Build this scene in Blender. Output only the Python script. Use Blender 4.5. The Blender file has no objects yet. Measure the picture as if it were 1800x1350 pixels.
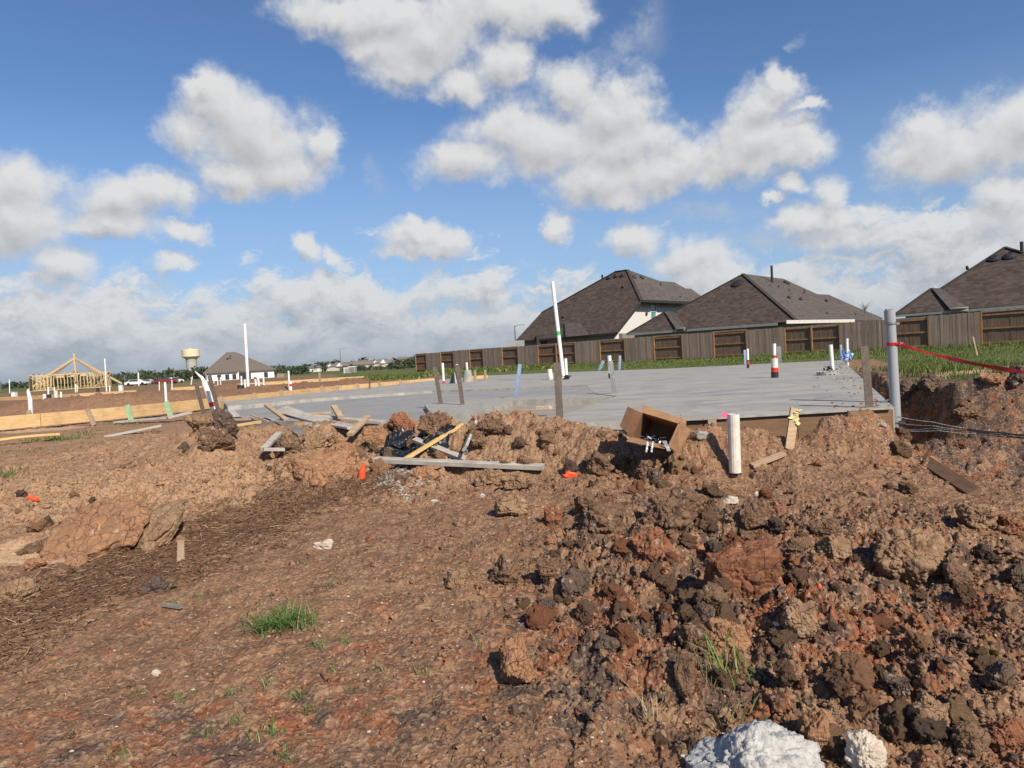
import bpy, math, random
import numpy as np
from mathutils import Vector, Matrix

# ------------------------------------------------------------------ camera, sky, sun
EYE = 1.5
FPX = 1250.0
scene = bpy.context.scene
COL = scene.collection
PITCH = math.atan(45 / FPX)
ROLL = math.atan(0.0573)
fv = Vector((0, math.cos(PITCH), -math.sin(PITCH)))
r0 = Vector((1, 0, 0)); u0 = Vector((0, math.sin(PITCH), math.cos(PITCH)))
rv = r0 * math.cos(ROLL) - u0 * math.sin(ROLL)
uv = u0 * math.cos(ROLL) + r0 * math.sin(ROLL)
cam_data = bpy.data.cameras.new('camera')
cam_data.sensor_width = 36.0
cam_data.lens = 36.0 * FPX / 1800.0
cam_data.clip_start = 0.05
cam_data.clip_end = 20000
cam = bpy.data.objects.new('camera', cam_data)
COL.objects.link(cam)
M = Matrix((rv, uv, -fv)).transposed().to_4x4()
M.translation = Vector((0, 0, EYE))
cam.matrix_world = M
scene.camera = cam

SUN_AZ = Vector((0.50, -0.866))          # horizontal direction towards the sun
SUN_EL = math.radians(38)
sun_rot = math.atan2(SUN_AZ.x, SUN_AZ.y)
sl = bpy.data.lights.new('sun', 'SUN')
sl.energy = 5.0
sl.angle = math.radians(0.55)
sl.color = (1.0, 0.90, 0.77)
sun = bpy.data.objects.new('sun', sl)
COL.objects.link(sun)
sd = Vector((SUN_AZ.x * math.cos(SUN_EL), SUN_AZ.y * math.cos(SUN_EL), math.sin(SUN_EL)))
sun.rotation_euler = sd.to_track_quat('Z', 'Y').to_euler()
sun.location = (20, -30, 40)

scene.view_settings.view_transform = 'Standard'
scene.view_settings.look = 'None'
scene.view_settings.gamma = 1.0
scene.view_settings.exposure = 0.24
scene.cycles.max_bounces = 5
scene.cycles.diffuse_bounces = 2
scene.cycles.glossy_bounces = 2
scene.cycles.transparent_max_bounces = 6
scene.view_settings.use_curve_mapping = False

def pray(px, py):
    return (fv + rv * ((px - 900) / FPX) - uv * ((py - 675) / FPX))

# ---------------- world: sky texture plus procedural cumulus
def azel(px, py):
    d = pray(px, py).normalized()
    return math.atan2(d.x, d.y), math.asin(d.z)

# clouds: (px, py, rx, ry, weight) in direction angles
CL = [
 (640,20,150,40),(760,60,120,60),(880,25,140,45),(720,115,62,40),(800,140,55,26),(890,120,55,36),(980,20,60,34),(680,70,70,40),
 (385,200,62,52),(440,240,110,55),(325,235,42,32),(490,290,75,42),(410,300,60,34),(565,250,32,44),(365,160,34,18),
 (1000,150,58,46),(1080,190,80,55),(900,225,100,50),(820,285,85,42),(960,250,120,60),(1100,240,80,50),(1050,310,90,50),(1080,345,60,26),
 (1180,290,100,42),(1290,290,90,38),(1340,250,80,55),(1400,265,55,30),(1345,185,55,48),(1372,140,26,32),(1412,190,24,12),
 (1610,240,62,42),(1690,260,95,48),(1770,230,75,60),(1830,200,60,50),
 (25,320,78,46),(45,372,85,42),(-10,390,70,46),
 (215,350,62,36),(280,335,48,32),(190,395,75,26),(310,405,48,20),
 (725,420,62,32),(785,430,48,26),(728,397,26,20),(730,450,75,18),
 (972,395,26,28),(1105,420,60,32),(1395,325,26,24),(1360,355,22,12),
 (1465,350,38,36),(1440,390,80,28),(1500,415,70,32),(1560,425,40,20),
 (1770,340,40,26),(1735,390,60,32),(1800,380,50,40),
 (1200,455,60,36),(1245,480,60,40),(110,460,55,30),(545,440,22,26),(590,462,20,16),(300,458,40,14),
]
WISP = [(1110,70,62,30),(1060,100,40,20),(1145,35,26,30),(650,290,26,20),(660,318,18,14),(548,190,40,22),(1400,72,14,10),(1240,380,120,14),(1330,420,90,22)]
world = bpy.data.worlds.new('World'); scene.world = world
world.use_nodes = True
nt = world.node_tree; nt.nodes.clear()

class NB:
    """small node builder"""
    def __init__(s, tree): s.t = tree
    def n(s, typ, ins=None, **kw):
        nd = s.t.nodes.new(typ)
        for k, v in kw.items(): setattr(nd, k, v)
        if ins:
            for k, v in ins.items():
                if isinstance(v, bpy.types.NodeSocket): s.t.links.new(v, nd.inputs[k])
                else: nd.inputs[k].default_value = v
        return nd
    def math(s, op, a, b=None, c=None, clamp=False):
        ins = {0: a}
        if b is not None: ins[1] = b
        if c is not None: ins[2] = c
        return s.n('ShaderNodeMath', ins, operation=op, use_clamp=clamp).outputs[0]
    def vm(s, op, a, b=None, c=None):
        ins = {0: a}
        if b is not None: ins[1] = b
        if c is not None: ins[2] = c
        nd = s.n('ShaderNodeVectorMath', ins, operation=op)
        return nd.outputs['Value'] if op in ('LENGTH', 'DOT_PRODUCT', 'DISTANCE') else nd.outputs['Vector']
    def ramp(s, v, a, b, c=0.0, d=1.0, typ='SMOOTHSTEP'):
        return s.n('ShaderNodeMapRange', {0: v, 1: a, 2: b, 3: c, 4: d}, interpolation_type=typ).outputs[0]
    def mix(s, f, a, b, mode='MIX'):
        nd = s.n('ShaderNodeMix', data_type='RGBA', blend_type=mode)
        for i, v in ((0, f), (6, a), (7, b)):
            if isinstance(v, bpy.types.NodeSocket): s.t.links.new(v, nd.inputs[i])
            else: nd.inputs[i].default_value = v if i == 0 else (tuple(v) + (1,))[:4]
        return nd.outputs[2]
    def noise(s, vec, scale, detail=4, rough=0.55, dist=0.0, dim='3D'):
        nd = s.n('ShaderNodeTexNoise', {'Scale': scale, 'Detail': detail, 'Roughness': rough, 'Distortion': dist}, noise_dimensions=dim)
        if vec is not None: s.t.links.new(vec, nd.inputs['Vector'])
        return nd

def cloud_group():
    g = bpy.data.node_groups.new('cloud_density', 'ShaderNodeTree')
    g.interface.new_socket('P', in_out='INPUT', socket_type='NodeSocketVector')
    g.interface.new_socket('D', in_out='OUTPUT', socket_type='NodeSocketFloat')
    g.interface.new_socket('N', in_out='OUTPUT', socket_type='NodeSocketFloat')
    b = NB(g)
    gi = g.nodes.new('NodeGroupInput'); go = g.nodes.new('NodeGroupOutput')
    P = gi.outputs[0]
    w1 = b.noise(P, 9.0, 5, 0.6)
    wv = b.vm('SUBTRACT', w1.outputs['Color'], (0.5, 0.5, 0.5))
    Pw = b.vm('MULTIPLY_ADD', wv, (0.085, 0.075, 0.0), P)
    w2 = b.noise(P, 38.0, 4, 0.6)
    wv2 = b.vm('SUBTRACT', w2.outputs['Color'], (0.5, 0.5, 0.5))
    Pw = b.vm('MULTIPLY_ADD', wv2, (0.028, 0.026, 0.0), Pw)
    Pw = b.vm('MULTIPLY', Pw, (1, 1, 0))
    cur = None
    for (px, py, rx, ry) in CL:
        a, e = azel(px, py)
        sc = (math.cos(e) * FPX / (rx * 1.12), FPX / (ry * 1.15), 0)
        L = b.vm('LENGTH', b.vm('MULTIPLY_ADD', Pw, sc, (-a * sc[0], -e * sc[1], 0)))
        cur = L if cur is None else b.math('SMOOTH_MIN', cur, L, 0.35)
    d = b.math('SUBTRACT', 1.0, cur)
    # billowy fine structure
    n3 = b.noise(b.vm('MULTIPLY', P, (1.0, 1.15, 1.0)), 17.0, 7, 0.62)
    nb = b.math('MULTIPLY_ADD', n3.outputs[0], 1.15, -0.54)
    d = b.math('ADD', d, nb)
    # low bank over the horizon: coverage from noise, thicker towards the horizon
    sep = b.n('ShaderNodeSeparateXYZ', {0: P})
    el = sep.outputs[1]
    ps = b.vm('MULTIPLY', Pw, (9.0, 19.0, 1.0))
    ps = b.vm('ADD', ps, (3.7, 1.3, 0.4))
    nbk = b.noise(ps, 1.0, 8, 0.62)
    env = b.ramp(el, math.radians(1.0), math.radians(10.2), 1.40, -0.45, 'LINEAR')
    env2 = b.ramp(el, math.radians(10.2), math.radians(18), 0.0, -1.0, 'LINEAR')
    bank = b.math('ADD', b.math('MULTIPLY_ADD', nbk.outputs[0], 4.6, -2.3), b.math('ADD', env, env2))
    d = b.math('MAXIMUM', d, bank)
    g.links.new(d, go.inputs[0])
    g.links.new(n3.outputs[0], go.inputs[1])
    return g

b = NB(nt)
geo = b.n('ShaderNodeTexCoord')
dirv = b.vm('NORMALIZE', geo.outputs['Generated'])
sx = b.n('ShaderNodeSeparateXYZ', {0: dirv})
az = b.math('ARCTAN2', sx.outputs[0], sx.outputs[1])
el = b.math('ARCSINE', sx.outputs[2])
P = b.n('ShaderNodeCombineXYZ', {0: az, 1: el, 2: 0.0}).outputs[0]
cg = cloud_group()
g1 = b.n('ShaderNodeGroup', {}, node_tree=cg) if False else nt.nodes.new('ShaderNodeGroup')
g1.node_tree = cg; nt.links.new(P, g1.inputs[0])
P2 = b.vm('ADD', P, (0.008, 0.020, 0))
g2 = nt.nodes.new('ShaderNodeGroup'); g2.node_tree = cg; nt.links.new(P2, g2.inputs[0])
d1 = g1.outputs[0]; d2 = g2.outputs[0]
alpha = b.ramp(d1, -0.10, 0.60)
light = b.math('MULTIPLY_ADD', b.math('SUBTRACT', d1, d2), 0.80, 0.60)      # tops bright, undersides grey
thick = b.ramp(d1, 0.2, 1.6, 0.10, -0.16)
light = b.math('ADD', light, thick)
elfade = b.ramp(el, math.radians(0), math.radians(9), 0.0, 1.0)
light = b.math('MAXIMUM', b.math('MINIMUM', light, 1.0), 0.0)
ccol = b.mix(light, (0.385, 0.40, 0.435), (0.71, 0.72, 0.725))
chaze = b.mix(light, (0.34, 0.38, 0.44), (0.62, 0.64, 0.65))
ccol = b.mix(elfade, chaze, ccol)
# wisps
wc = None
wn = b.noise(P, 12.0, 6, 0.7)
wvv = b.vm('MULTIPLY_ADD', b.vm('SUBTRACT', wn.outputs['Color'], (0.5, 0.5, 0.5)), (0.09, 0.09, 0), P)
wvv = b.vm('MULTIPLY', wvv, (1, 1, 0))
for (px, py, rx, ry) in WISP:
    a, e = azel(px, py)
    sc = (math.cos(e) * FPX / (rx * 1.3), FPX / (ry * 1.5), 0)
    L = b.vm('LENGTH', b.vm('MULTIPLY_ADD', wvv, sc, (-a * sc[0], -e * sc[1], 0)))
    wc = L if wc is None else b.math('MINIMUM', wc, L)
walpha = b.math('MULTIPLY', b.ramp(wc, 1.0, 0.1), b.ramp(wn.outputs[0], 0.35, 0.7, 0.0, 0.62))
sky = b.n('ShaderNodeTexSky', {}, sky_type='NISHITA', sun_disc=False, sun_elevation=SUN_EL, sun_rotation=sun_rot,
          air_density=1.0, dust_density=0.6, ozone_density=2.2, altitude=0.0)
SKY_S = 0.08
skyc = b.vm('SCALE', sky.outputs[0]); nt.nodes[-1].inputs['Scale'].default_value = 1.0
tint = b.mix(1.0, skyc, (0.84, 1.03, 1.27), 'MULTIPLY')
CK = 1.0 / SKY_S * 0.87
cs = b.n('ShaderNodeVectorMath', {0: ccol}, operation='SCALE'); cs.inputs['Scale'].default_value = CK
wcol = b.n('ShaderNodeVectorMath', {0: (0.50, 0.53, 0.58)}, operation='SCALE'); wcol.inputs['Scale'].default_value = CK
pale = b.n('ShaderNodeVectorMath', {0: (0.36, 0.50, 0.70)}, operation='SCALE'); pale.inputs['Scale'].default_value = CK
tint = b.mix(b.ramp(el, math.radians(2), math.radians(19), 0.70, 0.0, 'LINEAR'), tint, pale.outputs[0])
c = b.mix(walpha, tint, wcol.outputs[0])
# pale band close to the horizon (distant cloud deck)
hz = b.ramp(el, math.radians(-1), math.radians(4.0), 0.85, 0.0)
hcol = b.n('ShaderNodeVectorMath', {0: (0.30, 0.36, 0.44)}, operation='SCALE'); hcol.inputs['Scale'].default_value = CK
c = b.mix(b.math('MULTIPLY', alpha, b.ramp(el, 0.0, 0.25, 0.90, 1.0)), c, cs.outputs[0])
c = b.mix(hz, c, hcol.outputs[0])
bg = b.n('ShaderNodeBackground', {0: c, 1: SKY_S})
out = b.n('ShaderNodeOutputWorld', {0: bg.outputs[0]})
world.cycles.sampling_method = 'MANUAL'
world.cycles.sample_map_resolution = 512

# ------------------------------------------------------------------ helpers
rng = np.random.default_rng(7)
random.seed(7)
def hor(px): return 681.5 - 0.0573 * px
def cast(px, py, zrel):
    """point where the ray of a pixel meets the horizontal plane zrel (relative to the eye)"""
    d = pray(px, py); t = zrel / d.z
    return Vector((d.x * t, d.y * t, EYE + zrel))
def atY(px, py, Y):
    d = pray(px, py); t = Y / d.y
    return Vector((d.x * t, d.y * t, EYE + d.z * t))

def _h(ix, iy, iz, seed):
    M32 = np.uint64(0xFFFFFFFF)
    h = (ix.astype(np.int64).astype(np.uint64) * np.uint64(374761393) + iy.astype(np.int64).astype(np.uint64) * np.uint64(668265263)
         + iz.astype(np.int64).astype(np.uint64) * np.uint64(2147483647 - 1640531) + np.uint64(seed * 1013904223 + 12345)) & M32
    h = ((h ^ (h >> np.uint64(13))) * np.uint64(1274126177)) & M32
    h = ((h ^ (h >> np.uint64(16))) * np.uint64(2246822519)) & M32
    h = h ^ (h >> np.uint64(15))
    return (h & np.uint64(0xFFFFFF)).astype(np.float64) / 16777215.0
Z0 = np.zeros(1, dtype=np.int64)
def vn2(x, y, seed=0):
    ix = np.floor(x); iy = np.floor(y); fx = x - ix; fy = y - iy
    ix = ix.astype(np.int64); iy = iy.astype(np.int64)
    u = fx * fx * (3 - 2 * fx); v = fy * fy * (3 - 2 * fy)
    a = _h(ix, iy, Z0, seed); b_ = _h(ix + 1, iy, Z0, seed); c_ = _h(ix, iy + 1, Z0, seed); d_ = _h(ix + 1, iy + 1, Z0, seed)
    return (a + (b_ - a) * u) * (1 - v) + (c_ + (d_ - c_) * u) * v
def vn3(p, seed=0):
    i = np.floor(p); f = p - i; i = i.astype(np.int64); f = f * f * (3 - 2 * f)
    r = 0
    for dx in (0, 1):
        for dy in (0, 1):
            for dz in (0, 1):
                w = (f[:, 0] if dx else 1 - f[:, 0]) * (f[:, 1] if dy else 1 - f[:, 1]) * (f[:, 2] if dz else 1 - f[:, 2])
                r = r + w * _h(i[:, 0] + dx, i[:, 1] + dy, i[:, 2] + dz, seed)
    return r
def fbm2(x, y, f0, octs, gain=0.5, seed=0):
    s = 0; a = 1.0; tot = 0
    for k in range(octs):
        c_, s_ = math.cos(k * 0.7), math.sin(k * 0.7)
        s = s + a * (vn2((x * c_ - y * s_) * f0, (x * s_ + y * c_) * f0, seed + k) - 0.5); tot += a; a *= gain; f0 *= 2.03
    return s / tot * 2
def bill2(x, y, f0, octs, gain=0.5, seed=0):
    s = 0; a = 1.0; tot = 0
    for k in range(octs):
        c_, s_ = math.cos(k * 0.9 + .3), math.sin(k * 0.9 + .3)
        s = s + a * (np.abs(2 * vn2((x * c_ - y * s_) * f0, (x * s_ + y * c_) * f0, seed + k) - 1) ** .8 - .45); tot += a; a *= gain; f0 *= 2.1
    return s / tot
def worley(x, y, seed=0):
    ix = np.floor(x).astype(np.int64); iy = np.floor(y).astype(np.int64)
    ox = np.zeros(x.shape); oy = np.zeros(x.shape)
    F1 = np.full(x.shape, 9.0); F2 = np.full(x.shape, 9.0); idv = np.zeros(x.shape)
    for dx in (-1, 0, 1):
        for dy in (-1, 0, 1):
            jx = ix + dx; jy = iy + dy
            cx = jx + _h(jx, jy, Z0, seed); cy = jy + _h(jx, jy, Z0, seed + 51)
            d = np.hypot(x - cx, y - cy)
            hid = _h(jx, jy, Z0, seed + 97)
            m = d < F1
            F2 = np.where(m, F1, np.minimum(F2, d)); idv = np.where(m, hid, idv); ox = np.where(m, x - cx, ox); oy = np.where(m, y - cy, oy); F1 = np.where(m, d, F1)
    return F1, F2, idv, ox, oy
def sstep(v, a, b_):
    t = np.clip((v - a) / (b_ - a), 0, 1); return t * t * (3 - 2 * t)
def inpoly(x, y, poly):
    c_ = np.zeros(x.shape, bool); n = len(poly)
    for i in range(n):
        x1, y1 = poly[i]; x2, y2 = poly[(i + 1) % n]
        m = ((y1 > y) != (y2 > y)) & (x < (x2 - x1) * (y - y1) / (y2 - y1 + 1e-12) + x1)
        c_ ^= m
    return c_
def dpoly(x, y, poly):
    """signed distance, negative inside"""
    D = np.full(x.shape, 1e9); n = len(poly)
    for i in range(n):
        x1, y1 = poly[i]; x2, y2 = poly[(i + 1) % n]
        ex, ey = x2 - x1, y2 - y1
        t = np.clip(((x - x1) * ex + (y - y1) * ey) / (ex * ex + ey * ey), 0, 1)
        D = np.minimum(D, np.hypot(x - x1 - t * ex, y - y1 - t * ey))
    return np.where(inpoly(x, y, poly), -D, D)

# ------------------------------------------------------------------ slab plan (used by the terrain)
ZS = -0.75
def zlow(px):                     # lower floor falls away from the main slab towards the left
    return ZS - 0.10 * min(1.0, max(0.0, (1035 - px) / 300.0))
main_px = [(1572,716),(1235,735),(1090,741),(1000,745),(985,733),(1082,696.5),(1030,677.5),(905,682),(760,686.5),(560,700),(400,714),
           (392,706),(560,690),(700,676),(760,668),(860,660),(1000,654),(1170,648),(1330,640),(1480,633)]
main_poly = [cast(x, y, ZS).xy[:] for x, y in main_px]
slab_out = [cast(x, y, ZS).xy[:] for x, y in [(1572,716),(1235,735),(1000,745)]] + [cast(760,752,-.85).xy[:], cast(650,745,-.85).xy[:], cast(450,738,-.85).xy[:], cast(392,728,-.85).xy[:]] + \
           [cast(x, y, ZS).xy[:] for x, y in [(392,706),(560,690),(700,676),(760,668),(860,660),(1000,654),(1170,648),(1330,640),(1480,633)]]

# ------------------------------------------------------------------ terrain height
def W(px, Y): return (px - 900) / FPX * Y
BUMPS = [  # x, y, sx, sy, amp
 (W(860,8.0),8.0,.60,.38,.44),(W(770,8.3),8.3,.26,.35,.42),(W(960,7.6),7.6,.6,.35,.38),(W(1060,7.2),7.2,.45,.30,.33),(W(700,8.8),8.8,.45,.34,.44),
 (W(1200,6.9),6.9,.45,.26,.26),(W(1400,6.85),6.85,.9,.32,.21),(W(1330,6.9),6.9,.26,.2,.15),(W(1450,6.9),6.9,.22,.2,.14),(W(1522,6.88),6.88,.30,.26,.32),(W(1250,6.9),6.9,.2,.18,.12),
 (W(600,9.7),9.7,.8,.5,.27),(W(480,10.2),10.2,.9,.6,.27),
 (W(378,9.0),9.0,.30,.36,.46),(W(340,9.6),9.6,.5,.5,.22),(W(270,10.6),10.6,1.1,.7,.22),
 (W(540,7.6),7.6,.5,.35,.14),(W(1290,6.65),6.4,.22,.25,-.10),
 (W(900,6.1),6.1,.9,.2,.03),(W(840,6.1),6.1,.18,.12,.03),(W(915,6.0),6.0,.16,.12,.04),
 (W(1150,5.6),5.6,.7,.35,.10),(W(1250,4.6),4.6,.8,.5,.10),(W(1100,4.9),4.9,.5,.45,.12),(W(1500,4.6),4.6,.6,.5,.07),(W(1700,4.9),4.9,.5,.4,.10),
 (W(1450,3.4),3.4,.5,.4,.06),(W(1100,3.4),3.4,.4,.3,.06),(W(1300,3.6),3.6,.4,.3,.07),
 (W(1640,15.5),15.5,1.3,1.2,.12),(W(1500,6.2),6.2,.6,.4,.10),
 # spoil heaps behind the first form board
 (W(60,23),23,2.0,1.2,.35),(W(210,24),24,3.0,1.5,.42),(W(160,22),22,1.3,.9,.40),(W(300,23),23,1.6,1.0,.35),(W(240,21.5),21.5,1.2,.8,.25),(W(360,27),27,2.0,1.2,.42),
 (W(450,31),31,2.2,1.5,.42),(W(520,34),34,2.2,1.5,.40),(W(400,36),36,2.5,1.5,.5),(W(620,37),37,1.5,1.0,.45),(W(680,39),39,1.5,1.0,.2),
 (W(290,70),70,9,3,.25),(W(120,60),60,6,2.5,.3),(W(250,40),40,4,2,.35),
 (W(20,30),30,3,1.5,.2),
]
PIT = [(W(1592,7.9),7.9),(W(1600,6.9),6.9),(W(1680,6.35),6.3),(W(1810,5.9),5.8),(7.5,5.6),(10.5,7.0),(11.0,11.3),(9.0,12.0),(7.6,12.0),(7.3,13.4),(8.2,16.0),(7.2,16.2),(5.9,12.6),(4.9,10.2)]
def height(x, y, detail=True):
    x = np.asarray(x, float); y = np.asarray(y, float)
    r = np.hypot(x, y)
    z = np.interp(y, [-60, 0, 2.5, 4, 6, 8, 11, 16, 30, 60, 120, 190, 400, 3000, 9000], [-1.6, -1.52, -1.5, -1.42, -1.27, -1.13, -1.05, -1.0, -.98, -1.05, -1.12, -1.45, -2.1, -4, -9])
    for bx, by, sx_, sy_, a in BUMPS:
        m = (np.abs(x - bx) < 3.2 * sx_) & (np.abs(y - by) < 3.2 * sy_)
        if m.any():
            z[m] += a * np.exp(-((x[m] - bx) / sx_) ** 2 - ((y[m] - by) / sy_) ** 2)
    # lawn strip to the right of and beyond the slab
    side = (x - (-3.0)) - (y - 31) * (-0.16)
    wg = sstep(side, -1.5, 2.5) * sstep(y, 12, 16)
    edge = 4.05 + (y - 7.56) * 0.436
    wg2 = sstep(x - edge, 0.6, 2.2) * sstep(y, 9, 12)
    wgt = np.maximum(wg, wg2) * (1 - sstep(y, 110, 300))
    z = z * (1 - wgt) + (-0.80) * wgt
    # excavation
    near = (r < 40)
    if near.any():
        D = dpoly(x[near] + 0.25 * fbm2(x[near], y[near], 1.1, 3, .5, 31), y[near] + 0.25 * fbm2(x[near] + 9, y[near], 1.1, 3, .5, 32), PIT)
        pit = sstep(-D, 0.0, 0.42)
        zz = z[near]; floor_ = -2.0 + 0.20 * fbm2(x[near], y[near], .9, 3, .5, 33) + 0.60 * np.exp(-((x[near] - 6.2) / 1.4) ** 2 - ((y[near] - 9.7) / .55) ** 2)
        zz = zz * (1 - pit) + floor_ * pit
        Ds = dpoly(x[near], y[near], slab_out)
        zz = np.where(Ds < 0, np.minimum(zz, -1.0 - 0.25 * sstep(-Ds, 0, .3)), zz)
        z[near] = zz
    return z
def rough(x, y):
    """how cloddy the ground is, 0..1"""
    R = 0.22 + 0 * x
    def g(px, py_, Y, sx_, sy_, a):
        return a * np.exp(-((x - W(px, Y)) / sx_) ** 2 - ((y - Y) / sy_) ** 2)
    R += g(1150,0,4.6,.9,1.0,.75) + g(1350,0,4.4,1.1,1.2,.6) + g(1250,0,3.2,.8,.7,.6) + g(1650,0,4.4,1.0,.9,.55) + g(1600,0,3.0,.7,.7,.45)
    R += sstep(y, 5.9, 6.8) * (1 - sstep(y, 9, 12)) * .45 + g(500,0,7.2,1.5,1.0,.4) + g(90,0,6.0,1.2,.8,.2)
    R += sstep(y, 18, 22) * (1 - sstep(y, 38, 45)) * .5 * (x < -2)
    D = 0
    return np.clip(R, 0, 1)
def fine(x, y):
    r = np.hypot(x, y); z = np.zeros(x.shape)
    m = r < 60
    if m.any():
        X = x[m]; Y = y[m]; R = rough(X, Y)
        D = dpoly(X, Y, PIT); R = np.maximum(R, 0.9 * sstep(-D, -.5, .2))
        side = sstep(X - (4.05 + (Y - 7.56) * 0.436), 0.6, 2.2) * sstep(Y, 11.5, 13.5) * sstep(D, .3, .9)
        R = R * (1 - .8 * side)
        a = 0.13 * R * fbm2(X, Y, 1.6, 4, .5, 1) + (0.012 + .035 * R) * fbm2(X, Y, 7, 5, .68, 5) + (0.012 + .085 * R) * bill2(X, Y, 5.5, 5, .60, 41)
        for f, amp, sd_ in ((3.2, .075, 11), (7.0, .045, 14), (15, .024, 17), (33, .012, 21)):
            wx = X * f + .9 * fbm2(X, Y, f * .9, 3, .6, sd_ + 60); wy = Y * f * .8 + .9 * fbm2(X + 5, Y, f * .8, 2, .5, sd_ + 61)
            F1, F2, idv, ox, oy = worley(wx, wy, sd_)
            t1 = (idv * 37.3) % 1 * 6.283; dome = np.clip(np.minimum(1.0, (1 - F1 / .66) * 2.3) * (.75 + .9 * (ox * np.cos(t1) + oy * np.sin(t1))), 0, 1.3)
            on = (idv > (.62 - .42 * R))
            a += amp * (R ** 1.3 * .85 + .05) * dome * on * (.3 + 1.1 * ((idv * 91.7) % 1))
            a -= amp * .35 * R * (1 - sstep(F2 - F1, 0, .12)) * on
        z[m] = a * (1 - sstep(r[m], 35, 60))
    return z
def hgt1(x, y, fine_=True):
    X = np.array([float(x)]); Y = np.array([float(y)])
    return EYE + float(height(X, Y)[0] + (fine(X, Y)[0] if fine_ else 0))
def hit(px, py, fine_=True):
    """ground point seen at a pixel"""
    d = pray(px, py)
    Ys = np.geomspace(1.5, 400, 2600); X = Ys * d.x / d.y; Zr = Ys * d.z / d.y
    H = height(X, Ys)
    if fine_: H = H + fine(X, Ys)
    k = np.argmax(H >= Zr)
    if not (H >= Zr).any(): k = len(Ys) - 1
    return Vector((X[k], Ys[k], EYE + H[k]))

# ------------------------------------------------------------------ mesh helpers
def J(*parts):
    V = []; F = []; o = 0
    for v, f in parts:
        V.append(np.asarray(v, float).reshape(-1, 3)); F += [tuple(int(i) + o for i in q) for q in f]; o += len(V[-1])
    return np.concatenate(V), F
def boxg(c, size, R=None):
    sx_, sy_, sz_ = [s / 2 for s in size]
    v = np.array([(a * sx_, b_ * sy_, c_ * sz_) for a in (-1, 1) for b_ in (-1, 1) for c_ in (-1, 1)])
    if R is not None: v = v @ np.array(R).T
    v = v + np.array(c)
    return v, [(0,1,3,2),(4,6,7,5),(0,4,5,1),(2,3,7,6),(0,2,6,4),(1,5,7,3)]
def frame(d, up=(0, 0, 1)):
    d = Vector(d).normalized(); up = Vector(up)
    if abs(d.dot(up)) > .98: up = Vector((0, 1, 0))
    s = d.cross(up).normalized(); u = s.cross(d).normalized()
    return d, s, u
def plank(p0, p1, w, t, up=(0, 0, 1), roll=0.0, cut=0.0, bend=0.0):
    """board from p0 to p1, w across, t thick, slightly chamfered"""
    p0 = Vector(p0); p1 = Vector(p1); d, s, u = frame(p1 - p0, up)
    q = Matrix.Rotation(roll, 3, d); s = q @ s; u = q @ u
    c = min(w, t) * .08; V = []; F = []
    n = 6
    for k in range(n + 1):
        f = k / n; p = p0.lerp(p1, f) + u * (bend * 4 * f * (1 - f))
        sh = cut * w if k == n else 0
        for a, b_ in ((-1, -1), (1, -1), (1, 1), (-1, 1)):
            x = a * w / 2; y = b_ * t / 2
            for (cx, cy) in (((x, y - b_ * c), (x - a * c, y)) if a * b_ > 0 else ((x - a * c, y), (x, y - b_ * c))):
                V.append(p + s * cx + u * cy + d * (sh * a))
    for k in range(n):
        for j in range(8):
            a = k * 8 + j; b_ = k * 8 + (j + 1) % 8
            F.append((a, b_, b_ + 8, a + 8))
    F.append(tuple(range(7, -1, -1))); F.append(tuple(range(n * 8, n * 8 + 8)))
    return np.array([tuple(v) for v in V]), F
def tube(pts, rad, n=14, cap=True, inner=None):
    pts = [Vector(p) for p in pts]
    if not hasattr(rad, '__len__'): rad = [rad] * len(pts)
    V = []; F = []; prev = None
    m = len(pts)
    for k in range(m):
        d = (pts[min(k + 1, m - 1)] - pts[max(k - 1, 0)]).normalized()
        if prev is None: _, s, u = frame(d, (0, 0, 1))
        else:
            s = (prev - d * prev.dot(d)).normalized(); u = s.cross(d)
        prev = s
        for j in range(n):
            a = 2 * math.pi * j / n
            V.append(pts[k] + (s * math.cos(a) + u * math.sin(a)) * rad[k])
    for k in range(m - 1):
        for j in range(n):
            F.append((k * n + j, k * n + (j + 1) % n, (k + 1) * n + (j + 1) % n, (k + 1) * n + j))
    if inner:      # open top with a wall
        d = (pts[-1] - pts[-2]).normalized(); base = len(V); s = prev; u = s.cross(d)
        for dep in (0, inner[1]):
            for j in range(n):
                a = 2 * math.pi * j / n
                V.append(pts[-1] - d * dep + (s * math.cos(a) + u * math.sin(a)) * inner[0])
        for j in range(n):
            t0 = (m - 1) * n + j; t1 = (m - 1) * n + (j + 1) % n
            F.append((t0, t1, base + (j + 1) % n, base + j))
            F.append((base + j, base + (j + 1) % n, base + n + (j + 1) % n, base + n + j))
        F.append(tuple(base + n + j for j in range(n)))
        F.append(tuple(range(n - 1, -1, -1)))
    elif cap:
        F.append(tuple(range(n - 1, -1, -1))); F.append(tuple((m - 1) * n + j for j in range(n)))
    return np.array([tuple(v) for v in V]), F
def prism(poly, z0, z1):
    n = len(poly)
    V = [(x, y, z0) for x, y in poly] + [(x, y, z1) for x, y in poly]
    F = [tuple(range(n - 1, -1, -1)), tuple(range(n, 2 * n))] + [(i, (i + 1) % n, n + (i + 1) % n, n + i) for i in range(n)]
    return np.array(V), F
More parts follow.
